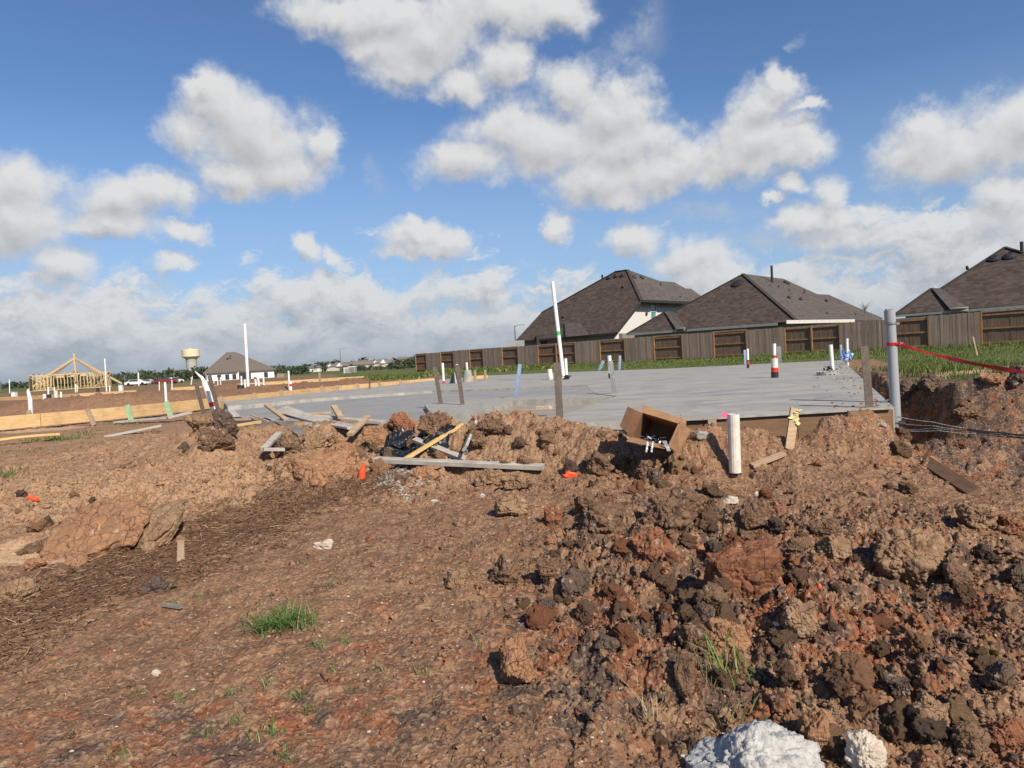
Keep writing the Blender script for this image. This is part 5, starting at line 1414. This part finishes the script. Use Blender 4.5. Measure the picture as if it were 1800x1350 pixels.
mk('side_fascia', plank(B2.at(1380,566.2,-.02)+U3*.1, B2.at(1500,564,-.02)+U3*.1, .06, .26), MT['fasciaw'], h2)
mk('corner_fascia', plank(A2.at(1189,579.5,-.0)-N3*.15, A2.at(1206,578.2,-.0)-N3*.15, .06, .22), MT['fasciaw'], h2)
h3, A3, B3, E3 = house('brown_roofed_house', 'nearest dark roofed house at the right edge behind the fence', (1573,552.6), 8, 7, (1767,434),
    [(1573,552.6),(1638,506.5),(1655,506.5),(1767,434),(1800,444),(2010,519)], fasciaA=[((1573,552.6),(2005,519.5),'fascia')],
    vents=[(1748,453,.45,'A'),(1775,449,.45,'A'),(1700,470,.10,'A')], pipes=[(1796.5,446,425,.11,'A')])
caps(A3, [(1573,552.6),(1638,506.5)], h3); caps(A3, [(1655,506.5),(1767,434),(1800,444)], h3)
mk('corner_roof', slabface([A3.at(1638,506.5,.12),A3.at(1656,507,.12),A3.at(1703,541.5,.12),A3.at(1671,544,.22)],.15), MT['shingle_sunlit'], h3)
mk('corner_fascia', plank(A3.at(1671,545,0)-N3*.15, A3.at(1703,542.6,0)-N3*.15, .06, .26), MT['fasciaw'], h3)
e = thing('electric_box', onvert(910,606,3), 'grey box top showing over the fence at the left end of the farthest house', 'utility box'); mk('box_body', boxg(onvert(907,605.5,3), (1.6,.6,.7)), MT['fascia'], e)

# ------------------------------------------------------------------ white wrapped house
Yw = 190; gw = EYE - 1.62
wh = thing('wrapped_house', (W(425,Yw), Yw+6, gw), 'white wrapped new house with brown hipped roof beyond the left lots', 'house')
x0, x1 = W(368,Yw), W(481,Yw); ze = EYE + (657.5-652.5)/FPX*Yw
def wq(pts): return np.array([tuple(p) for p in pts])
pf = [(x0,Yw),(x1,Yw),(x1,Yw+11),(x0,Yw+11)]
mk('wall', prism(pf, gw-.3, ze), MT['wrap'], wh)
o_=.55; E4=[Vector((x0-o_,Yw-o_,ze)),Vector((x1+o_,Yw-o_,ze)),Vector((x1+o_,Yw+11+o_,ze)),Vector((x0-o_,Yw+11+o_,ze))]
r1=Vector((W(417,Yw+5),Yw+5,EYE+6.1)); r2=Vector((W(431,Yw+5),Yw+5,EYE+6.1))
mk('roof', ([tuple(p) for p in E4]+[tuple(r1),tuple(r2)]+[tuple(p-Vector((0,0,.25))) for p in E4], [(0,1,5,4),(1,2,5),(2,3,4,5),(3,0,4),(0,6,7,1),(1,7,8,2),(2,8,9,3),(3,9,6,0),(6,9,8,7)]), simple('brown_roof',(.150,.125,.105),(.115,.095,.08),3,.95,.3), wh)
for px in (390,403,414.5,467):
    w_ = mk('window', boxg((W(px,Yw),Yw-.05,EYE-.62),(.95,.14,1.35)), MT['fasciad'], wh)
mk('porch_shade_panel', boxg((W(432,Yw),Yw-.04,EYE-.70),(3.0,.16,1.75)), MT['fasciad'], wh)  # near-black slab on the wall stands for the shade inside the porch
mk('garage_wall', boxg((W(369.5,Yw),Yw+2,gw+1.15),(.3,8,2.3)), MT['brickgrey'], wh)
mk('porch_post', boxg((W(421,Yw),Yw-.35,gw+1.15),(.32,.32,2.4)), MT['white'], wh)
for px,py in ((405,626),(374,647),(400,630)): mk('roof_vent', boxg(atY(px,py,Yw+1.5),(.35,.35,.3)), MT['fasciad'], wh)

yaw_about(wh, 425, Yw, ('wall','roof','window','porch_shade_panel','garage_wall','porch_post'))

# ------------------------------------------------------------------ water tower
Yt=875; cx=W(340.5,Yt); zt=EYE+(662-613)/FPX*Yt
MT['towerc']=simple('cream_steel',(.66,.56,.38),(.62,.52,.35),.05,.6,0); MT['towerg']=simple('tower_concrete',(.36,.36,.33),(.31,.31,.285),.06,.8,0)
wt=thing('water_tower',(cx,Yt,EYE-3),'cream topped grey water tower on the horizon','water tower')
def lathe(c,prof,n=40):
    V=[];F=[]
    for r_,z in prof:
        for j in range(n): a=6.28318*j/n; V.append((c[0]+r_*math.cos(a),c[1]+r_*math.sin(a),z))
    for k in range(len(prof)-1):
        for j in range(n): F.append((k*n+j,k*n+(j+1)%n,(k+1)*n+(j+1)%n,(k+1)*n+j))
    F.append(tuple((len(prof)-1)*n+j for j in range(n))); return np.array(V),F
mk('tank',lathe((cx,Yt),[(6.4,zt-12.6),(7.4,zt-12),(10.0,zt-10),(10.4,zt-9.4),(10.4,zt-1.6),(9.9,zt-1.4),(9.8,zt-.9),(4,zt-.5),(.1,zt-.3)]),MT['towerc'],wt)
mk('shaft',lathe((cx,Yt),[(6.2,EYE-6),(6.2,zt-16),(6.5,zt-13),(6.5,zt-12.5)]),MT['towerg'],wt)
mk('railing',lathe((cx-1,Yt),[(2.2,zt-.5),(2.2,zt+.3),(2.0,zt+.3)],12),MT['towerc'],wt)

# ------------------------------------------------------------------ far houses, lamps, toilets, vehicles
def smallhouse(px, Y, w, h, wm, lab, i):
    zg=EYE+float(height(np.array([W(px,Y)]),np.array([float(Y)]))[0])+ .4
    x=W(px,Y); D=10; hh=h*.5
    V=[(x-w/2,Y,zg),(x+w/2,Y,zg),(x+w/2,Y+D,zg),(x-w/2,Y+D,zg)]; V+=[(a,b_,zg+hh) for a,b_,_ in V]
    o_=len(V); V+=[(x-w/2-.6,Y-.6,zg+hh),(x+w/2+.6,Y-.6,zg+hh),(x+w/2+.6,Y+D+.6,zg+hh),(x-w/2-.6,Y+D+.6,zg+hh),(x-w*.18,Y+D/2,zg+h),(x+w*.18,Y+D/2,zg+h)]
    e=thing('far_house',(x,Y,zg),lab,'house','houses on the horizon')
    mk('wall',(V[:8],[(0,1,5,4),(1,2,6,5),(2,3,7,6),(3,0,4,7)]),wm,e)
    g_=V[8:]; mk('roof',(g_,[(0,1,5,4),(1,2,5),(2,3,4,5),(3,0,4),(3,2,1,0)]),MT['farroof'] if i%3 else MT['farroof2'],e)
    if i%2: mk('gable',([(x-w*.1,Y-1.2,zg+hh),(x+w*.24,Y-1.2,zg+hh),(x+w*.07,Y-1.2,zg+h*.88),(x+w*.07,Y+4,zg+h*.88),(x-w*.1,Y+1,zg+hh),(x+w*.24,Y+1,zg+hh)],[(0,1,2),(1,5,3,2),(0,2,3,4)]),MT['white'],e)
MT['farroof']=simple('far_roof',(.20,.155,.135),(.16,.13,.115),.3,.9); MT['farroof2']=simple('far_roof_grey',(.17,.165,.165),(.14,.135,.13),.3,.9)
wms=[simple('far_wall_%s'%k,c_,tuple(x*.85 for x in c_),.3,.8) for k,c_ in (('white',(.72,.70,.66)),('tan',(.52,.44,.36)),('grey',(.45,.46,.47)),('cream',(.66,.58,.46)))]
cols_=['white','tan','grey','cream']
xs=[553,562,571,580,589,597,606,614,622,630,638,645,652,660,667,674,681,688,695,702,709,716,724]
for i,px in enumerate(xs):
    smallhouse(px,560+60*((i*7)%5)-i*4,11+3*((i*5)%3),6.2+1.4*((i*3)%3)+i*.05,wms[i%4],'tiny %s walled house on the horizon'%cols_[i%4] + (', with a white gable' if i%2 else ''),i)
for k,(px,py0,py1,Y,wd,mt,lab) in enumerate([(611,656,647,150,1.3,'white','white portable toilet beside the far street lamp'),(620,655,645,145,1.4,'fascia','blue grey portable toilet in the middle distance')]):
    f=atY(px,py0,Y); e=thing('portable_toilet',f,lab,'portable toilet'); hh=(py0-py1)/FPX*Y
    mk('cabin',boxg(f+Vector((0,0,hh/2)),(wd,wd,hh)),MT[mt],e); mk('cabin_roof',boxg(f+Vector((0,0,hh+.06)),(wd*1.08,wd*1.08,.14)),MT['white'],e); mk('door',boxg(f+Vector((0,-wd/2-.02,hh*.47)),(wd*.7,.04,hh*.85)),MT['greywood' if k else 'fascia'],e)
def lamp(px,yb,yt,Y,arms,lab):
    f=atY(px,yb,Y); t=Vector((f.x+.0,f.y,atY(px,yt,Y).z)); e=thing('street_lamp',f,lab,'street lamp')
    mk('pole',tube([f-Vector((0,0,.4)),t],[.10,.06],10),MT['steel'],e)
    for s_,L in arms:
        mk('arm',tube([t-Vector((0,0,.25)),t+Vector((s_*L*.5,0,.05)),t+Vector((s_*L,0,.05))],.035,8),MT['steel'],e); mk('lamp_head',boxg(t+Vector((s_*(L+.25),0,.03)),(.7,.3,.13)),MT['fascia'],e)
lamp(600,655,613,150,((-1,.5),(1,.9)),'thin street lamp with two arms in the middle distance'); lamp(906.5,607,572,88,((1,.65),),'street lamp with a single arm left of the farthest dark roofed house')
for px,yt,lab,Y in [(219.5,660,'thin grey pole on the far left horizon, near the timber frame',330),(306,655,'thin grey pole left of the water tower',300),(1.5,670,'thin grey pole at the left edge on the horizon',300),(243.5,655,'white thin pole by the parked trucks',160)]:
    f=atY(px,hor(px)+4,Y); e=thing('utility_pole',f,lab,'pole'); mk('pole_shaft',tube([f-Vector((0,0,1)),atY(px-.6,yt,Y)],.16 if Y<200 else .22,8),MT['white'] if Y<200 else MT['steel'],e)
def vehicle(px,Y,L,ang,mat,lab,truck,zoff=0):
    X=W(px,Y); z=EYE+float(height(np.array([X]),np.array([float(Y)]))[0]); e=thing('parked_truck' if truck else 'parked_car',(X,Y,z),lab,'truck' if truck else 'car'); R=Matrix.Rotation(ang,3,'Z')
    def tr(G): V,F=G; return V@np.array(R).T+np.array((X,Y,z)),F
    prof=[(-.5,.35),(-.5,.95),(-.12,.98),(-.04,1.0),(.30,1.02),(.47,.88),(.5,.4)] if truck else [(-.5,.35),(-.49,.85),(-.35,.95),(.3,.95),(.47,.8),(.5,.38)]
    def ext(pr,w): n=len(pr); V=np.array([(a*L,s_*w/2,b_) for s_ in(-1,1) for a,b_ in pr]); return V,[tuple(range(n-1,-1,-1)),tuple(range(n,2*n))]+[(i,(i+1)%n,n+(i+1)%n,n+i) for i in range(n)]
    mk('body',tr(ext(prof,1.85)),mat,e,fix=True)
    cab=[(-.10,.97),(-.07,1.55),(.10,1.6),(.24,1.0)] if truck else [(-.38,.93),(-.26,1.42),(.1,1.45),(.28,.93)]
    mk('cabin',tr(ext(cab,1.6)),mat,e,fix=True); wn=[(a*.92+.004,b_*.93+.07) for a,b_ in cab]; mk('windows',tr(ext(wn,1.64)),MT['glass'],e,fix=True)
    for a in (-.31,.33):
        for s_ in (-1,1):
            c_=np.array((a*L,s_*.86,.36)); V,F=tube([(0,-.12,0),(0,.12,0)],.36,16); mk('wheel',tr((V+c_,F)),MT['black'],e)
vehicle(229,172,5.6,.35,simple('dark_paint',(.05,.055,.06),(.045,.05,.055),1,.3,0,spec=.6),'dark pickup truck parked far off right of the timber frame house',True)
vehicle(242,165,4.8,.1,MT['white'],'white car parked far off beside the dark pickup',False)
vehicle(292,168,5.6,.2,simple('maroon_paint',(.22,.03,.035),(.19,.025,.03),1,.3,0,spec=.6),'dark red pickup truck parked far off left of the water tower',True)
vehicle(307,172,4.6,1.2,MT['white'],'white car partly behind the dark red pickup',False)
vehicle(262,190,4.8,.0,simple('silver_paint',(.45,.46,.48),(.4,.41,.43),1,.3,0,spec=.6),'silver car farther behind the two pickups',False)
for px,Y,w,h,lab,mt in [(26,60,.32,.42,'small white trailer box at the far left',MT['white']),(213.5,60,.26,.5,'white barrel shaped post right of the timber frame house',MT['pvc']),(497,150,1.6,.8,'low tan block of pallets right of the white wrapped house',MT['pine_old'])]:
    z=EYE+float(height(np.array([W(px,Y)]),np.array([float(Y)]))[0]); e=thing('site_container',(W(px,Y),Y,z),lab,'container')
    mk('container_body',boxg((W(px,Y),Y,z+h/2),(w,min(w,1.5),h)),mt,e); mk('container_lid',boxg((W(px,Y),Y,z+h+.05),(w*1.05,min(w,1.5)*1.05,.05)),MT['fascia'],e)

# ------------------------------------------------------------------ vegetation
def leafmat(name,c1,c2,c3):
    m,b=newmat(name); a1=b.n('ShaderNodeAttribute',attribute_name='tint'); s1=b.n('ShaderNodeSeparateColor',{0:a1.outputs['Color']})
    col=b.mix(s1.outputs[0],c1,c2); col=b.mix(b.ramp(s1.outputs[1],.78,.95),col,c3)
    p=b.n('ShaderNodeBsdfPrincipled',{'Base Color':col,'Roughness':.75,'Specular IOR Level':.15}); t=b.n('ShaderNodeBsdfTranslucent',{'Color':col})
    mx=b.n('ShaderNodeMixShader',{0:.25,1:p.outputs[0],2:t.outputs[0]}); b.n('ShaderNodeOutputMaterial',{0:mx.outputs[0]}); return m
GRASS=leafmat('grass_blades',(.065,.115,.024),(.145,.185,.045),(.30,.25,.12)); LEAF=leafmat('tree_leaves_hazed',(.055,.078,.042),(.090,.112,.062),(.13,.14,.08)); WEED=leafmat('weed_blades',(.08,.16,.035),(.16,.25,.07),(.36,.33,.16)); STRAW=leafmat('dry_straw',(.42,.32,.17),(.55,.44,.26),(.6,.5,.33))  # tree leaves lightened: distance haze put into their colour
MULM=leafmat('bark_shreds',(.135,.072,.043),(.29,.175,.10),(.52,.37,.22))
def blades(X,Y,Z,hmin,hmax,w,seed,lean=.35):
    rs=np.random.default_rng(seed); n=len(X); a=rs.random(n)*6.28; h=hmin+(hmax-hmin)*rs.random(n)**1.4; ln=rs.normal(0,lean,(n,2))*h[:,None]
    wx=np.cos(a)*w/2; wy=np.sin(a)*w/2; k=rs.random(n)*.5+.5
    b0=np.stack([X-wx,Y-wy,Z-.02],1); b1=np.stack([X+wx,Y+wy,Z-.02],1); m0=np.stack([X-wx*.8+ln[:,0]*.35,Y-wy*.8+ln[:,1]*.35,Z+h*.55],1); m1=np.stack([X+wx*.8+ln[:,0]*.35,Y+wy*.8+ln[:,1]*.35,Z+h*.55],1); t=np.stack([X+ln[:,0],Y+ln[:,1],Z+h*(1-.2*k)],1)
    V=np.stack([b0,b1,m0,m1,t],1).reshape(-1,3); o=np.arange(n)*5
    F=np.vstack([np.stack([o,o+1,o+3],1),np.stack([o,o+3,o+2],1),np.stack([o+2,o+3,o+4],1)])
    tint=np.repeat(np.stack([rs.random(n),rs.random(n),np.zeros(n),np.ones(n)],1),5,0); return V,F,tint
rs=np.random.default_rng(40)
def gfield(name,N,xr,yr,pred,h,w,label,seed,lean=.35):
    X=rs.uniform(*xr,N); Y=rs.uniform(*yr,N); p=pred(X,Y); k=rs.random(N)<p; X=X[k];Y=Y[k]; Z=height(X,Y)+fine(X,Y)+EYE
    hs=1.0; V,F,t=blades(X,Y,Z,h[0],h[1],w,seed,lean); print(name,len(X)); tag(mk(name,(V,F),GRASS,attrs={'tint':t}),label,'grass',kind='stuff')
def fdist(X,Y): return (X-FA.x)*FN.x+(Y-FA.y)*FN.y
def cov(X,Y): return masks(X,Y,np.zeros(len(X)))[1][:,0]
gfield('bank_grass',90000,(4,26),(11.5,40),lambda X,Y: (cov(X,Y)>.5)*(fdist(X,Y)<-.1)*(X<Y*.82)*(.12+.88*(vn2(X*.6,Y*.6,3)>.55)),(.03,.12),.014,'green grass on the bank beyond the pit and slab',41)
gfield('fence_grass',60000,(-6,28),(30,72),lambda X,Y: (cov(X,Y)>.5)*(fdist(X,Y)<-.05)*(fdist(X,Y)>-14)*(.4+.6*(vn2(X*.5,Y*.5,4)>.45)),(.05,.17),.035,'green grass along the foot of the board fence',42)
gfield('tall_grass',18000,(8,26),(24,46),lambda X,Y: (fdist(X,Y)<-.1)*(fdist(X,Y)>-2.6-2.0*vn2(X*.4,Y*.4,9))*(.2+.8*(vn2(X*.9,Y*.9,6)>.4)),(.15,.40),.03,'taller dark grass tufts against the foot of the fence',43)
gfield('meadow_grass',50000,(-30,4),(44,110),lambda X,Y: (cov(X,Y)>.7)*(fdist(X,Y)<-.5)*.9,(.08,.30),.12,'green meadow grass in the middle distance',44)
gfield('pit_edge_grass',9000,(5,16),(12.2,17),lambda X,Y:(vn2(X*1.2,Y*1.2,8)>.5)*(dpoly(X,Y,PIT)>.25),(.08,.22),.02,'longer grass blades at the edge of the pit',45)
gfield('verge_grass',14000,(-14,-4),(7,19),lambda X,Y:(cov(X,Y)>.35)*(dpoly(X,Y,slab_out)>.3),(.04,.14),.016,'sparse green grass beside the form boards at the left',46)

# far wood: leaf clumps over trunks
def wood_band(name,label,segs,seed):
    rs=np.random.default_rng(seed); Xs=[];Ys=[];Zs=[];S=[]
    for (pa,pb,Y0,hmin,hmax,dn) in segs:
        for px in np.arange(pa,pb,dn):
            Y=Y0*(1+.15*rs.random()); x=W(px+rs.normal(0,dn*.4),Y); zg=float(height(np.array([x]),np.array([Y]))[0])+EYE; h=hmin+(hmax-hmin)*rs.random()
            m=60; u=rs.normal(size=(m,3)); u/=np.linalg.norm(u,axis=1,keepdims=True); r_=rs.random(m)**.4
            Xs.append(x+u[:,0]*r_*h*.55);Ys.append(Y+u[:,1]*r_*h*.55);Zs.append(zg+h*.55+u[:,2]*r_*h*.48);S.append(np.full(m,h*.17))
    X=np.concatenate(Xs);Y=np.concatenate(Ys);Z=np.concatenate(Zs);S=np.concatenate(S);n=len(X)
    d=rs.normal(size=(n,3,3))*S[:,None,None]; V=(np.stack([X,Y,Z],1)[:,None,:]+d).reshape(-1,3); F=np.arange(n*3).reshape(-1,3); t=np.repeat(np.stack([rs.random(n),rs.random(n),np.zeros(n),np.ones(n)],1),3,0)
    tag(mk(name,(V,F),LEAF,attrs={'tint':t}),label,'trees',kind='stuff')
wood_band('distant_woods','line of far green trees on the horizon',[(-120,70,900,6,10,5),(60,330,620,6,10,3.4),(195,330,480,3,5.0,2.6),(290,330,420,4,6,2.4),(345,372,600,7,11,3),(480,575,560,4,7,2.6),(488,545,330,2,4,3),(560,735,760,6,11,4),(600,720,330,1.2,3.2,4.0),(690,740,260,2,4,3.5),(720,2100,420,3,6,10)],51)
e=thing('bare_tree',onvert(1521,552,14),'small leafless tree between the middle and nearest houses','tree')
g=[]; b0=onvert(1521,556,14); t0=onvert(1521,541,14); g=[tube([b0-Vector((0,0,1)),t0],[.05,.025],8)]
mk('trunk',g[0],MT['greywood'],e); g=[]
for k in range(26):
    q=b0.lerp(t0,.3+.7*rng.random()); r_=q+Vector((rng.normal(0,.25),rng.normal(0,.25),.2+.5*rng.random())); g.append(tube([q,q.lerp(r_,.5)+Vector((0,0,.08)),r_],[.014,.009,.004],5))
mk('branches',J(*g),MT['greywood'],e)

# near plants
def tuft(px,py,n,h,spread,label,mat=WEED,seed=0,name='grass_clump',cat='grass clump',group=None,w=.006,flat=.9):
    c_=hit(px,py); rs=np.random.default_rng(seed+px); V=[];F=[];T=[]
    for i in range(n):
        a=rs.random()*6.28; L=h*(.5+.7*rs.random()); bx=c_.x+rs.normal(0,spread); by=c_.y+rs.normal(0,spread*.6); bz=hgt1(bx,by)-.006
        dx,dy=math.cos(a),math.sin(a); out_=flat*(.35+.8*rs.random()); ww=w*(.6+.7*rs.random()); o=len(V); tc=rs.random(2)
        for k in range(5):
            f=k/4; p=(bx+dx*L*out_*f**1.3,by+dy*L*out_*f**1.3,bz+L*(f-.55*f*f*out_)); wd=ww*(1-f)**.6/2 if k<4 else 0
            V.append((p[0]-dy*wd,p[1]+dx*wd,p[2])); V.append((p[0]+dy*wd,p[1]-dx*wd,p[2])); T+=[(tc[0],tc[1],0,1)]*2
        for k in range(4): q=o+k*2; F.append((q,q+1,q+3,q+2))
    o=mk(name,(V,F),mat,attrs={'tint':T}); o.data.transform(Matrix.Translation(-c_)); o.location=c_
    return tag(o,label,cat,group)
tuft(500,1100,260,.17,.085,'largest clump of green grass on the bare ground at lower left',seed=1,flat=1.25)
tuft(472,1108,90,.13,.05,'left wing of the largest green grass clump, darker and lower',seed=2)
tuft(1262,1205,26,.26,.05,'tall thin green grass blades rising above the white cement lump',seed=3,w=.007,flat=.6)
tuft(1300,1190,14,.24,.05,'sparse green blades bent right beside the tall thin blades',seed=4,w=.006)
tuft(1278,1275,24,.13,.06,'short green blades touching the top of the cement lump',seed=5)
tuft(1140,1265,16,.20,.03,'dry straw coloured stalks left of the cement lump',mat=STRAW,seed=6,name='dry_stalks',cat='dry stalks',flat=.5)
for i,(px,py,n,s_) in enumerate([(305,1060,14,.06),(345,1052,18,.06),(405,1042,14,.06),(570,1035,12,.13),(560,1140,22,.09),(610,1130,10,.09),(575,1185,14,.07),(545,1250,26,.07),(480,1290,30,.08),(410,1275,26,.07),(360,1295,18,.06),(405,1225,16,.07),(470,1205,12,.07),(640,1262,12,.08),(205,1335,16,.07),(305,1225,12,.07),(660,1180,9,.07),(505,1335,16,.07),(620,1215,12,.06),(838,1135,8,.07),(1745,1155,8,.10),(1495,1068,8,.04),(740,1190,7,.08),(445,1300,14,.07),(520,1230,16,.08),(325,1235,10,.08),(240,1225,8,.06),(1640,1130,6,.06)]):
    tuft(px,py,n,s_,.022,'small sprout of green grass on the bare dirt',seed=20+i,name='grass_sprout',cat='grass sprout',group='small grass sprouts on the dirt',w=.0045)
for i,(px,py) in enumerate([(1020,925),(990,1290),(700,1340),(250,1290),(1700,1075)]):
    pass

# bark litter and twigs
def slivers(N,inside,seed,L,w,name,label,mat,dirn=.5,spread=1.2,lift=.012):
    rs=np.random.default_rng(seed); P_=np.array(inside); x0,x1,y0,y1=P_[:,0].min(),P_[:,0].max(),P_[:,1].min(),P_[:,1].max()
    X=rs.uniform(x0,x1,N*4);Y=rs.uniform(y0,y1,N*4); D=dpoly(X,Y,inside)+.50*fbm2(X,Y,1.7,5,.62,77)*(N>5000); k=rs.random(N*4)<np.clip(.26-D*1.6,0,.75)*(D<.16); X=X[k][:N];Y=Y[k][:N]; n=len(X)
    Z=height(X,Y)+fine(X,Y)+EYE+rs.random(n)*lift+.002; a=dirn+rs.normal(0,spread,n); l=L[0]+(L[1]-L[0])*rs.random(n)**2.5; ww=w*(.4+rs.random(n)); el_=rs.normal(0,.22,n)
    d=np.stack([np.cos(a)*np.cos(el_),np.sin(a)*np.cos(el_),np.sin(el_)],1)*l[:,None]/2; s_=np.stack([-np.sin(a),np.cos(a),rs.normal(0,.4,n)],1)*ww[:,None]/2; up=np.zeros((n,3)); up[:,2]=ww*.5; c_=np.stack([X,Y,Z],1); bd=np.zeros((n,3)); bd[:,:2]=rs.normal(0,.12,(n,2))*l[:,None]
    V=np.stack([c_-d-s_,c_-d+s_,c_-d+up,c_+bd-s_,c_+bd+s_,c_+bd+up,c_+d-s_*.5,c_+d+s_*.5,c_+d+up*.5],1).reshape(-1,3); o=(np.arange(n)*9)[:,None]
    q=np.array([[0,1,4,3],[1,2,5,4],[2,0,3,5],[3,4,7,6],[4,5,8,7],[5,3,6,8]]); F=(o[:,None,:]+q[None]).reshape(-1,4); t=np.repeat(np.stack([rs.random(n)**1.4,rs.random(n),np.zeros(n),np.ones(n)],1),9,0)
    tag(mk(name,(V,F),mat,attrs={'tint':t}),label,'bark litter',kind='stuff'); return n
print('mulch',slivers(15000,MULCH,61,(.015,.11),.0055,'bark_litter','band of shredded brown bark strewn across the dirt at the left',MULM))
NEARZ=[cast(x,y,z).xy[:] for x,y,z in [(-40,1345,-1.5),(1840,1345,-1.5),(1840,900,-1.3),(900,880,-1.2),(500,1000,-1.35),(-40,1250,-1.45)]]
slivers(900,NEARZ,62,(.01,.07),.003,'twig_litter','thin dry twigs and straws scattered over the near dirt',STRAW,spread=2.0)

# orange plastic scraps, cement crumbs, paper
def scrap(px,py,wpx,hpx,lab,seed,mat='orange',name='plastic_scrap',cat='plastic scrap',lift=0):
    c_=hit(px,py+hpx*.3); c_=atY(px,py,c_.y); V,F=ICO[2]; rs=np.random.default_rng(seed); V=V*np.array((wpx/FPX*c_.y/2,wpx/FPX*c_.y*.22,hpx/FPX*c_.y/2)); V=V*(1+.55*(vn3(V*40+seed,seed)-.5)[:,None]*2)
    o=mk(name,(V,F),MT[mat]); o.location=c_+Vector((0,0,lift)); return tag(o,lab,cat)
e=thing('marker_cone',hit(636,842),'small bright orange plastic cone standing by the black sheet','cone'); f=e.location.copy()
mk('cone_body',tube([f,f.lerp(atY(638,815,f.y),.45),atY(640,814,f.y)],[.040,.034,.016],14),MT['orange'],e)
scrap(57,877,21,12,'bright orange plastic scrap on the pale sand at the far left',3); scrap(1001,835,24,13,'crumpled orange plastic scrap on the ridge left of the dark clods',4)
scrap(1441,1033,11,18,'tiny orange red scrap among the dark clods at right',5); scrap(1218,1360,4,4,'tiny orange speck under the cement lump',6)
scrap(818,792,14,9,'pale bluish crumpled paper at the foot of the leaning grey stake',7,'silver','paper_scrap','paper'); scrap(765,881,14,6,'small white cement chip below the pale splatter',8,'cement','cement_chip','cement chip')
scrap(848,871,8,8,'small white scrap on the dirt in front of the tan clods',9,'cement','paper_scrap','paper'); scrap(410,745,10,8,'grey rag at the top of the left mound',10,'greywood','rag','rag')
scrap(1235,765,30,16,'grey foil scrap between the box and the dirty pipe',12,'concpale','foil_scrap','scrap'); scrap(1060,742,22,8,'loose wire scrap lying at the front edge of the slab',13,'black','wire_scrap','scrap')
scrap(1330,868,9,9,'pale chip right of the pipe foot',14,'palerock','stone_chip','stone')
SPL=[cast(x,y,-1.27).xy[:] for x,y in [(655,872),(700,848),(745,845),(762,853),(735,868),(722,885),(700,878)]]
def chips(N,poly,seed,s0,s1,mat,name,label):
    rs=np.random.default_rng(seed); P_=np.array(poly); X=rs.uniform(P_[:,0].min()-.1,P_[:,0].max()+.1,N*3);Y=rs.uniform(P_[:,1].min()-.1,P_[:,1].max()+.1,N*3); D=dpoly(X,Y,poly); k=rs.random(N*3)<np.clip(.5-D*8,0,1)*(vn2(X*9,Y*9,3)>.35); X=X[k][:N];Y=Y[k][:N];Z=height(X,Y)+fine(X,Y)+EYE
    V,F=ICO[1]; S=s0+(s1-s0)*rs.random(len(X))**3; Vv=(V[None]*S[:,None,None]*np.array((1.3,1,.5))+np.stack([X,Y,Z],1)[:,None,:]+rs.normal(0,.0015,(len(X),len(V),3))).reshape(-1,3); Ff=(F[None]+(np.arange(len(X))*len(V))[:,None,None]).reshape(-1,3)
    tag(mk(name,(Vv,Ff),mat),label,'crumbs',kind='stuff')
chips(2600,SPL,71,.003,.014,MT['cement'],'cement_crumbs','white splatter of cement crumbs in front of the black plastic')
SPL2=[cast(x,y,-1.5).xy[:] for x,y in [(980,1250),(1180,1240),(1200,1330),(1000,1330)]]
chips(60,SPL2,72,.003,.010,MT['cement'],'cement_flecks','a few white cement flecks on the dark soil left of the cement lump')
chips(700,NEARZ,73,.002,.0085,MT['palerock'],'pale_pebbles','tiny pale pebbles scattered over the near dirt')
